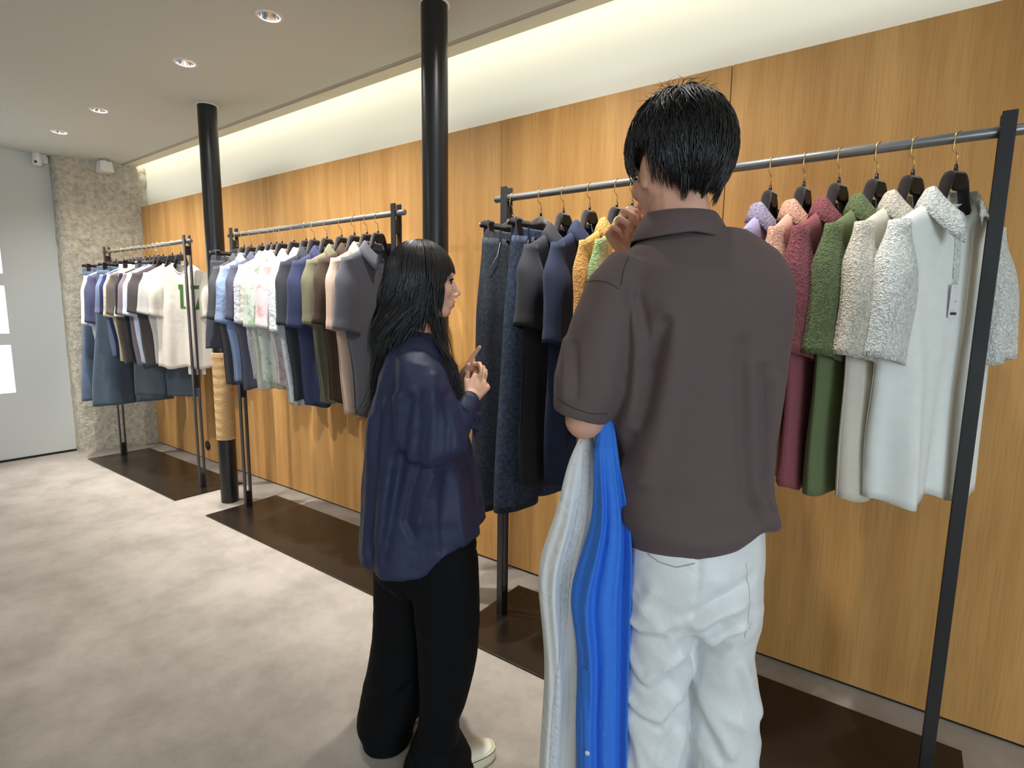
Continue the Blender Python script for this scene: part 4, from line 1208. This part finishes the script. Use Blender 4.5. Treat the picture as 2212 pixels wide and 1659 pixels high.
# stitched seam running down
zz = 1.13; path = []
tb = sorted([(1.14, -.222), (1.05, -.222), (.95, -.235), (.87, -.255), (.79, -.262), (.66, -.265), (.5, -.277), (.38, -.281), (.2, -.284)])
rows = []
lg = e.children[0].data
bv = BVHTree.FromPolygons([v.co.copy() for v in lg.vertices], [tuple(p.vertices) for p in lg.polygons])
for i in range(120):
    z = 1.125 - i*.0078; x = lerp_tab(tb, z)[0]; row = []
    for dx in (-.009, -.004, .001, .006):
        h = bv.ray_cast(Vector((x+dx, -2, z)), Vector((0, 1, 0)))
        row.append((h[0] if h[0] is not None else Vector((x+dx, .02, z))) + Vector((0, -.0016 - .0012*math.sin(i*1.9 + dx*200), 0)))
    rows.append(row)
c = MB(); c.loft(rows, closed=False); tag(c.build('felled_seam', F('seam_white', lin(216, 218, 222), wr=.4, wrs=60), e), 'puckered double stitched seam')
e, mb = draped('shirt', 'bright cobalt blue shirt hanging over the forearm of the man beside his trousers', 'shirt', None,
   [(1.235, -.196, -.176, .05, .02), (1.20, -.206, -.170, .05, .03), (1.16, -.214, -.164, .045, .036), (1.108, -.213, -.158, .04, .042), (1.0, -.208, -.136, .03, .05), (.953, -.215, -.1285, .028, .05), (.866, -.245, -.127, .02, .055),
    (.795, -.262, -.127, .016, .055), (.70, -.236, -.127, .014, .05), (.60, -.234, -.127, .012, .05), (.5, -.236, -.124, .01, .05), (.38, -.228, -.121, .01, .05), (.28, -.226, -.12, .01, .05), (.20, -.225, -.12, .01, .05)], 2.6, 9, -.030)
bm_ = F('cobalt_poplin', lin(56, 122, 222), rough=.7, wr=.25, wrs=22, var=.04)
mb.build('body', bm_, e)
lg = e.children[0].data
bv = BVHTree.FromPolygons([v.co.copy() for v in lg.vertices], [tuple(p.vertices) for p in lg.polygons])
rows = []
for i in range(40):
    z = .66 - i*.0075; row = []
    for dx in (0, .009, .019, .021):
        x = -.228 + dx + .008*sm(.66, .45, z); h = bv.ray_cast(Vector((x, -2, z)), Vector((0, 1, 0)))
        row.append((h[0] if h[0] is not None else Vector((x, .0, z))) + Vector((0, -.0022, 0)))
    rows.append(row)
c = MB(); c.loft(rows, closed=False); c.build('placket', bm_, e)
h = bv.ray_cast(Vector((-.214, -2, .468)), Vector((0, 1, 0)))
if h[0] is not None:
    c = MB(); c.tube([h[0] + Vector((0, -.001, 0)), h[0] + Vector((0, -.006, 0))], .0052, 14); c.build('button', M['button'], e)

# ================================================================ the woman
def woman():
    e = person(-.26, 1.62, 'person with long black hair in a navy shirt and wide black trousers, hands clasped')
    mb = MB()
    hd = Matrix.Translation(Vector((-.006, .02, 1.512))) @ Matrix.Rotation(R(-78), 4, 'Z')
    head_shapes(mb, hd, .97, True)
    mb.cap((-.035, .02, 1.30), .058, (-.028, .02, 1.42), .047)
    mb.cap((-.03, -.09, 1.27), .036, (-.03, .13, 1.27), .036)
    mb.cap((-.03, -.04, 1.19), .07, (-.03, -.04, .98), .07); mb.cap((-.03, .07, 1.19), .07, (-.03, .07, .98), .07)
    mb.cap((-.04, -.06, .86), .09, (-.04, .08, .86), .09)
    for hx, hy, fx, fy in ((-.02, -.06, .035, -.10), (-.05, .09, -.15, .06)):
        kx, ky = (.075, -.08) if hx > -.03 else (-.10, .07)
        mb.cap((hx, hy, .82), .075, (kx, ky, .44), .050); mb.cap((kx, ky, .44), .048, (fx, fy, .10), .036)
        mb.cap((fx-.02, fy, .075), .033, (fx+.075, fy+.03, .062), .024)
    # near (right) arm
    mb.cap((-.01, -.10, 1.255), .036, (.075, -.155, 1.055), .030); mb.cap((.075, -.155, 1.055), .029, (.142, -.075, 1.178), .025)
    hand_shapes(mb, (.140, -.078, 1.175), (.42, .55, .62), (-.35, .80, -.30), 1, [(.75, 1.0, .6), (.8, 1.05, .6), (.85, 1.05, .6), (.9, 1.05, .6)], (.30, .5), .86, .01)
    # far (left) arm
    mb.cap((-.01, .15, 1.265), .045, (.06, .19, 1.05), .038); mb.cap((.06, .19, 1.05), .036, (.112, .055, 1.205), .025)
    hand_shapes(mb, (.112, .052, 1.208), (.52, -.42, .72), (.30, -.75, -.35), -1, [(-.05, .10, .1), (.70, .85, .5), (.80, .9, .5), (.90, .9, .5)], (.25, .3), .86, .03)
    body = link('body', fuse(mb, .0036, 3), SK_W, e)
    face_parts(e, hd, .97, -.002)
    # ---- shirt
    sh_m = F('navy_silk', lin(42, 47, 74), rough=.55, weave=600, bump=.08, wr=.20, wrs=9, var=.08, vs=10, sheen=.0, spec=.3, stretch=(1, 1, .45))
    tab = [(.60, -.196, .190), (.64, -.199, .192), (.72, -.199, .190), (.80, -.194, .172), (.885, -.188, .155), (1.007, -.176, .132), (1.075, -.168, .115), (1.12, -.158, .104), (1.174, -.142, .094), (1.25, -.122, .080), (1.30, -.104, .064), (1.335, -.082, .046), (1.36, -.062, .024)]
    wd = [(.60, .205), (.72, .205), (.9, .20), (1.1, .195), (1.25, .185), (1.30, .165), (1.335, .115), (1.36, .06)]
    def hem(x, a):
        back = abs(a - PI)
        b = .672 + .010*sm(R(42), R(4), back)
        return b + (.762 - b)*sm(-.015, .11, x)**1.3
    def smooth_rows(rows, n=6):
        out = []
        for i in range(len(rows)-1):
            a, b = rows[i], rows[i+1]
            for k in range(n):
                t = k/float(n)
                out.append((tuple(p+(q-p)*t for p, q in zip(a[0], b[0])), a[1]+(b[1]-a[1])*t, a[2]+(b[2]-a[2])*t, a[3]+(b[3]-a[3])*t))
        return out + [rows[-1]]
    def slv(rows, m_):
        rr = []
        for c, hx, hy, tl in rows:
            rr.append([Vector((c[0] + hx*math.copysign(abs(math.cos(2*PI*k/56))**.9, math.cos(2*PI*k/56)), c[1] + hy*math.sin(2*PI*k/56), c[2] + tl*math.cos(2*PI*k/56))) for k in range(56)])
        m_.loft(rr, True, True, True)
    def SLEEVES(m_):
        slv(smooth_rows([((-.012, -.08, 1.318), .040, .06, -.01), ((.004, -.115, 1.285), .062, .072, -.012), ((.020, -.140, 1.22), .078, .074, -.014), ((.034, -.148, 1.15), .090, .064, -.008), ((.042, -.156, 1.09), .098, .056, .004), ((.050, -.168, 1.055), .096, .046, .012), ((.056, -.168, 1.034), .084, .044, .014), ((.062, -.168, 1.018), .052, .030, .010), ((.068, -.168, 1.010), .022, .015, .004)]), m_)
        m_.cap((.085, -.165, 1.06), .045, (.118, -.115, 1.13), .040); m_.cap((.118, -.115, 1.13), .040, (.134, -.085, 1.165), .032)
        slv(smooth_rows([((-.012, .11, 1.318), .040, .06, -.01), ((.000, .15, 1.285), .06, .07, -.015), ((.014, .18, 1.20), .072, .066, -.01), ((.03, .19, 1.10), .08, .06, .0), ((.036, .19, 1.05), .07, .05, .0)]), m_)
        m_.cap((.06, .185, 1.075), .043, (.100, .085, 1.175), .036)
    mb = MB(); rings = []
    NR = 62
    for i in range(NR + 1):
        ring = []
        t = i/NR
        for k in range(96):
            a = 2*PI*k/96; c, s = math.cos(a), math.sin(a)
            # x guess for hem height
            xg = -.004 + .195*c
            zb_ = hem(xg, a)
            z = zb_ + (1.36 - zb_)*t
            xl, xr = lerp_tab(tab, z); w = lerp_tab(wd, z)[0]
            cx = (xl+xr)/2; ax = (xr-xl)/2
            x = cx + ax*math.copysign(abs(c)**.85, c); y = .02 + w*math.copysign(abs(s)**.85, s)
            am = (1-t)
            fo = .006*am*math.sin(9*a + 2*t) + .003*am*math.sin(15*a - 3*t + 1) + .005*math.sin(6*a + 5*t)
            ring.append(Vector((x + fo*c*.8, y + fo*s, z)))
        rings.append(ring)
    mb.loft(rings, True, True, True)
    SLEEVES(mb)
    me = fuse(mb, .0056, 10)
    fl = [([(-.010, 1.19), (-.030, 1.07), (-.048, .977), (-.068, .869), (-.092, .732)], .016, -.012), ([(-.045, 1.19), (-.062, 1.05), (-.082, .93), (-.105, .78)], .016, .009),
          ([(-.101, 1.186), (-.112, 1.049), (-.122, .909), (-.140, .723)], .012, -.008), ([(-.128, 1.12), (-.138, 1.0), (-.150, .86), (-.160, .72)], .012, .008),
          ([(.010, 1.004), (-.015, .924), (-.030, .842), (-.010, .80)], .012, -.010), ([(.045, .98), (.025, .92), (.008, .84)], .014, .009), ([(.08, .97), (.07, .86), (.075, .76)], .014, -.008), ([(.11, .95), (.115, .85), (.13, .75)], .012, .007),
          ([(.05, 1.25), (.055, 1.15), (.045, 1.02)], .014, .008), ([(.015, 1.22), (.015, 1.12), (.005, 1.04)], .012, -.007), ([(.085, 1.2), (.095, 1.12), (.09, 1.03)], .012, -.007), ([(-.035, 1.20), (-.045, 1.12), (-.05, 1.05)], .010, .006)]
    g = fold_fn(fl)
    def disp(co, n):
        h = g(co.x, co.z)*sm(.2, -.3, n.y) if n.y < .2 else 0
        h += .0055*noise.noise(Vector((co.x*15, co.y*15, co.z*4.5))) + .0022*noise.noise(co*30) + .003*(1 - 2*abs(noise.noise(Vector((co.x*9 + 4, co.y*9, co.z*7 - co.x*6)))))
        return n*h
    displace(me, disp)
    sh = link('shirt', me, sh_m, e); tag(sh, 'oversized navy silk shirt with curved tails')
    # turned cuff of the near sleeve, shining
    for (a, b, ra, rb) in (((.120, -.112, 1.135), (.141, -.078, 1.174), .041, .032), ((.093, .105, 1.165), (.110, .062, 1.203), .038, .030)):
        m_ = MB(); A, B = Vector(a), Vector(b); ax = (B-A).normalized(); x = ax.orthogonal().normalized(); y = ax.cross(x); rings = []
        for i in range(7):
            t = i/6.0; rr = ra + (rb-ra)*t
            rings.append([A + (B-A)*t + (rr + .0025*math.sin(5*2*PI*k/32 + i))*(math.cos(2*PI*k/32)*x + math.sin(2*PI*k/32)*y) for k in range(32)])
        m_.loft(rings); c_ = m_.build('cuff', sh_m, sh); k = c_.modifiers.new('s', 'SOLIDIFY'); k.thickness = .003; k.offset = -1
    # loose satin of the sleeve bunching under the forearm
    m_ = MB(); m_.ell((.150, -.085, 1.125), (.022, .04, .042), 18, 12); m_.ell((.162, -.075, 1.10), (.016, .03, .030), 18, 12); m_.cap((.138, -.10, 1.14), .02, (.160, -.08, 1.075), .010)
    mz = fuse(m_, .004, 3); displace(mz, lambda co, n: n*.005*math.sin(co.z*160 + co.x*90)); link('sleeve_gather', mz, sh_m, sh)
    # collar
    rings = []
    for i in range(41):
        p = 2*PI*i/40; x = -.036 + .058*math.cos(p); y = .02 + .062*math.sin(p); n = Vector((math.cos(p), math.sin(p), 0)); dz = -.03*max(0, math.cos(p))
        rings.append([Vector((x, y, 1.335+dz)), Vector((x, y, 1.368+dz)), Vector((x, y, 1.370+dz)) + n*.006, Vector((x, y, 1.335+dz)) + n*.026])
    m_ = MB(); m_.loft(rings, closed=False); c_ = m_.build('collar', sh_m, sh); k = c_.modifiers.new('s', 'SOLIDIFY'); k.thickness = .003
    # ---- trousers
    tr_m = F('black_twill', lin(13, 13, 15), rough=.85, weave=500, bump=.1, wr=.1, wrs=8, var=.1, sheen=.0, spec=.15)
    mb = MB()
    mb.loft([ring_sec(cx, cy, a, b, b, z, 60, 2.2) for cx, cy, a, b, z in ((-.02, .01, .155, .165, .80), (-.012, .0, .168, .172, .70), (-.004, -.005, .150, .150, .62), (0, 0, .10, .11, .56))], True, True, True)
    near = [(.80, -.04, .13, -.06, .07), (.70, -.030, .165, -.08, .095), (.60, -.024, .172, -.085, .095), (.50, -.026, .174, -.09, .095), (.43, -.022, .170, -.092, .095), (.35, -.016, .158, -.095, .092), (.25, -.008, .134, -.098, .088), (.187, -.016, .112, -.10, .086), (.12, -.028, .114, -.10, .09), (.08, -.044, .134, -.10, .10), (.03, -.060, .158, -.10, .11), (.012, -.064, .160, -.10, .11)]
    far = [(.80, -.13, .06, .05, .09), (.70, -.165, .06, .05, .10), (.60, -.176, .06, .05, .10), (.50, -.180, .06, .055, .105), (.346, -.190, .05, .06, .105), (.25, -.205, .03, .06, .11), (.15, -.228, .0, .058, .115), (.08, -.240, -.045, .055, .12), (.05, -.243, -.05, .055, .12), (.012, -.225, -.06, .055, .115)]
    for tb in (near, far):
        rings = []; st = sorted(tb); z = .80
        while z >= -.030 - 1e-6:
            xl, xr, cy, b = lerp_tab(st, z); rings.append(ring_sec((xl+xr)/2, cy, (xr-xl)/2, b, b, z, 48, 2.3)); z -= .014
        mb.loft(rings, True, True, True)
    me = fuse(mb, .0062, 4)
    g = fold_fn([([(-.046, .62), (-.034, .535), (-.022, .419), (-.018, .3), (-.03, .179)], .012, -.010), ([(.02, .5), (.03, .4), (.025, .25), (.0, .12)], .016, .006), ([(.08, .48), (.10, .36), (.09, .2)], .014, -.005), ([(-.05, .30), (-.11, .23), (-.19, .19)], .018, .010), ([(-.06, .25), (-.12, .17), (-.2, .13)], .014, -.008), ([(-.02, .16), (.04, .13), (.10, .12)], .012, -.006), ([(-.03, .10), (.03, .08), (.1, .09)], .014, .007)])
    for v in me.vertices: v.co.z = max(.004, v.co.z)
    displace(me, lambda co, n: Vector((n.x, n.y, n.z if co.z > .03 else 0))*((g(co.x, co.z)*sm(.3, -.3, n.y)) + .005*noise.noise(Vector((co.x*9, co.y*9, co.z*4))) + .0015*noise.noise(co*26)))
    tag(link('trousers', me, tr_m, e), 'wide black trousers pooling over the shoes')
    # ---- shoes: cream platform slides
    cream = plain('cream_sole', lin(222, 214, 184), .6); insole = plain('insole', lin(234, 228, 210), .7)
    for cx, cy, rz in ((.112, -.075, .42), (-.10, .085, .35)):
        s = MB(); Mz = Matrix.Translation(Vector((cx, cy, 0))) @ Matrix.Rotation(rz, 4, 'Z')
        def sec(z, k): return [Mz @ Vector((x, y, z)) for x, y, _ in [(p.x, p.y, 0) for p in ring_sec(0, 0, .118*k, .045*k, .045*k, 0, 44, 2.6)]]
        s.loft([sec(.0005, .96), sec(.006, 1), sec(.034, 1.0), sec(.040, .985)], True, True, True); so = s.build('shoe', cream, e)
        s = MB(); s.loft([sec(.040, .90), sec(.0425, .88)], True, True, True); s.build('insole', insole, so)
        s = MB(); s.loft([sec(.033, 1.004), sec(.036, 1.004)], True); s.build('welt', M['dark'], so)
    # ---- hair
    rng = random.Random(11)
    hm = Matrix.Translation(Vector((-.012, .02, 1.517))) @ Matrix.Rotation(R(-78), 4, 'Z')
    RX = Vector((.088, .100, .108))
    def hp(az, pol, off=0):
        d = Vector((math.sin(pol)*math.sin(az), math.sin(pol)*math.cos(az), math.cos(pol)))
        return hm @ (Vector((d.x*RX.x, d.y*RX.y - .004, d.z*RX.z)) + d*off)
    cap = MB(); rings = []
    def ep(az):
        a = abs(((az + PI) % (2*PI)) - PI)
        return lerp_tab([(0, R(76)), (R(30), R(79)), (R(46), R(88)), (R(57), R(100)), (R(66), R(126)), (R(80), R(138)), (R(180), R(140))], a)[0]
    for i in range(27):
        rings.append([hp(2*PI*k/60, .02 + (ep(2*PI*k/60)-.02)*i/26.0, -.002 + .0025*noise.noise(Vector((k*.35, 1, 2)))) for k in range(60)])
    cap.loft(rings, True, True, False)
    roots = []
    for q in range(2300):
        az = rng.uniform(0, 2*PI); a = abs(((az + PI) % (2*PI)) - PI)
        off = rng.uniform(-.002, .006)
        path = []
        pstart = rng.uniform(.03, .5) if rng.random() < .6 else rng.uniform(.3, 1.2)
        if a < R(54):
            e1 = R(rng.uniform(74, 84)) if a < R(32) else R(rng.uniform(80, 88) + 16*sm(R(32), R(54), a))
            for i in range(7): t = i/6.0; path.append(hp(az, pstart*.6 + (e1 - pstart*.6)*t, off))
            roots.append((path, .0012)); continue
        if a < R(66): e_end = rng.uniform(1.395, 1.46)
        else: e_end = None
        pb = R(rng.uniform(84, 96))
        for i in range(6): t = i/5.0; path.append(hp(az, pstart + (max(pb, pstart+.1) - pstart)*t, off))
        last = path[-1]
        if e_end: zend = e_end
        elif a < R(74): zend = rng.choice([rng.uniform(1.36, 1.42), rng.uniform(1.17, 1.30)])
        elif a < R(122): zend = rng.uniform(1.29, 1.38)
        else: zend = rng.uniform(1.28, 1.37) if rng.random() < .5 else rng.uniform(1.13, 1.27)
        # where the hair lies on the back: local -x is her back, near side is -y
        side = last.y - .02
        if a >= R(85): tx, ty = -.165 + .05*rng.random() + .02*abs(side)*5, .02 + side*.95
        elif a >= R(70): tx, ty = -.10 + rng.uniform(-.03, .04), .02 + math.copysign(.115, side)
        else: tx, ty = rng.uniform(.035, .075), .02 + math.copysign(.085, side)
        if zend > 1.33 : tx, ty = last.x - .004 + (0.0 if a < R(62) else -.02), last.y*1.02
        n_ = 8
        sway = rng.uniform(-.012, .012)
        for i in range(1, n_+1):
            t = i/float(n_); z = last.z + (zend - last.z)*t
            b = sm(0, .95, t) if zend <= 1.33 else t
            # bow round the head and shoulders
            path.append(Vector((last.x + (tx-last.x)*b + sway*math.sin(PI*t), last.y + (ty-last.y)*b + sway*.6*math.sin(2.2*PI*t), z)))
        roots.append((path, rng.uniform(.0012, .0024)))
    # wisps behind the back
    for q in range(46):
        a0 = Vector((-.150 + rng.uniform(-.015, .02), rng.uniform(-.06, .05), rng.uniform(1.20, 1.26))); en = Vector((-.172 - rng.uniform(0, .045), a0.y + rng.uniform(-.03, .03), rng.uniform(1.075, 1.14)))
        md = (a0+en)/2 + Vector((.012, 0, -.012)); roots.append(([a0, (a0+md)/2 + Vector((.004, 0, -.004)), md, (md+en)/2 + Vector((.002, 0, -.006)), en], .0009))
    # long front lock down to the cuff
    for q in range(120):
        y0 = rng.uniform(-.075, -.03); st = hp(R(55), R(100), .002) + Vector((0, 0, -.03*rng.random()))
        st = Vector((.030 + rng.uniform(-.02, .02), -.052 + rng.uniform(-.012, .012), 1.42 + rng.uniform(-.03, .03)))
        p1 = Vector((.052 + rng.uniform(-.012, .012), -.07 + rng.uniform(-.012, .012), 1.335)); p2 = Vector((.090 + rng.uniform(-.016, .016), -.095 + rng.uniform(-.015, .015), 1.27)); p3 = Vector((.108 + rng.uniform(-.012, .012), -.108 + rng.uniform(-.012, .012), rng.uniform(1.175, 1.23))); p4 = p3 + Vector((.012, 0, -.035))
        roots.append(([st, (st+p1)/2, p1, (p1+p2)/2, p2, (p2+p3)/2, p3, p4], rng.uniform(.0009, .0016)))
    strands(cap, roots)
    tag(cap.build('hair', HAIR, e), 'long straight black hair with a fringe')
    return e
WOMAN = woman()
P_BEAM, P_SPILL, P_OUT, P_ROW, P_COVE, P_WIN, EXPO = 150, 70, 44, 80, 27, 125, 0.0
# ------------------------------------------------------------ lights, camera
def spot(x, y, power, size=78, blend=.75, tilt=(0, 0), col=(1.0, .965, .915), rad=.028):
    l = bpy.data.lights.new('downlight_beam', 'SPOT'); l.energy = power; l.spot_size = R(size); l.spot_blend = blend; l.shadow_soft_size = rad; l.color = col
    o = bpy.data.objects.new('downlight_beam', l); COL.objects.link(o); o.location = (x, y, ZC + .012)
    o.rotation_euler = (tilt[0], tilt[1], 0)
for x, y in DOWN:
    k = {-1.24: 1.0, -.40: .42, .90: .14, 1.74: .1}.get(x, 1.1)
    spot(x, y, P_BEAM * k, 60, .85, (R(14), 0))
    spot(x, y, P_SPILL * (k*.55 if x > -1 else 1), 135, 1.0, (R(14), 0))
for x, y in DOWN_OUT:
    if y == -.6: spot(x, y, P_ROW * (2.1 if x < -2 else .35), 74, .8, (R(50 if x < -2 else 40), 0))
    else: spot(x, y, P_OUT, 110, .8)
l = bpy.data.lights.new('cove_light', 'AREA'); l.shape = 'RECTANGLE'; l.size = 10.3; l.size_y = .03; l.energy = P_COVE; l.color = (1.0, .985, .88)
o = bpy.data.objects.new('cove_light', l); COL.objects.link(o); o.location = (-1.3, 2.275, 3.035); o.rotation_euler = (R(4), 0, 0); l.spread = R(64)
l = bpy.data.lights.new('window_daylight', 'AREA'); l.shape = 'RECTANGLE'; l.size = 2.1; l.size_y = 3.4; l.energy = P_WIN; l.color = (.70, .85, 1.0)
o = bpy.data.objects.new('window_daylight', l); COL.objects.link(o); o.location = (XR - .03, -2.4, 1.4); o.rotation_euler = (0, R(90), 0)
w = bpy.data.worlds.new('world'); SC.world = w; w.use_nodes = True
w.node_tree.nodes['Background'].inputs['Color'].default_value = (.9, .92, 1, 1); w.node_tree.nodes['Background'].inputs['Strength'].default_value = .05

cam = bpy.data.cameras.new('camera'); co = bpy.data.objects.new('camera', cam); COL.objects.link(co)
cam.sensor_fit = 'HORIZONTAL'; cam.sensor_width = 36.0; cam.lens = 1177.444 / 2212 * 36.0; cam.clip_start = .05; cam.clip_end = 60
yaw, pitch, roll = .6276172755, .1358945275, -.0131092016
f = Vector((-math.sin(yaw)*math.cos(pitch), math.cos(yaw)*math.cos(pitch), -math.sin(pitch)))
r = Vector((math.cos(yaw), math.sin(yaw), 0)); d = f.cross(r)
r2 = math.cos(roll)*r + math.sin(roll)*d; d2 = -math.sin(roll)*r + math.cos(roll)*d
mw = Matrix(((r2.x, -d2.x, -f.x, 0), (r2.y, -d2.y, -f.y, 0), (r2.z, -d2.z, -f.z, 1.43), (0, 0, 0, 1)))
co.matrix_world = mw
SC.camera = co
vs = SC.view_settings; vs.view_transform = 'Standard'; vs.look = 'None'; vs.exposure = EXPO; vs.gamma = 1; vs.use_curve_mapping = False
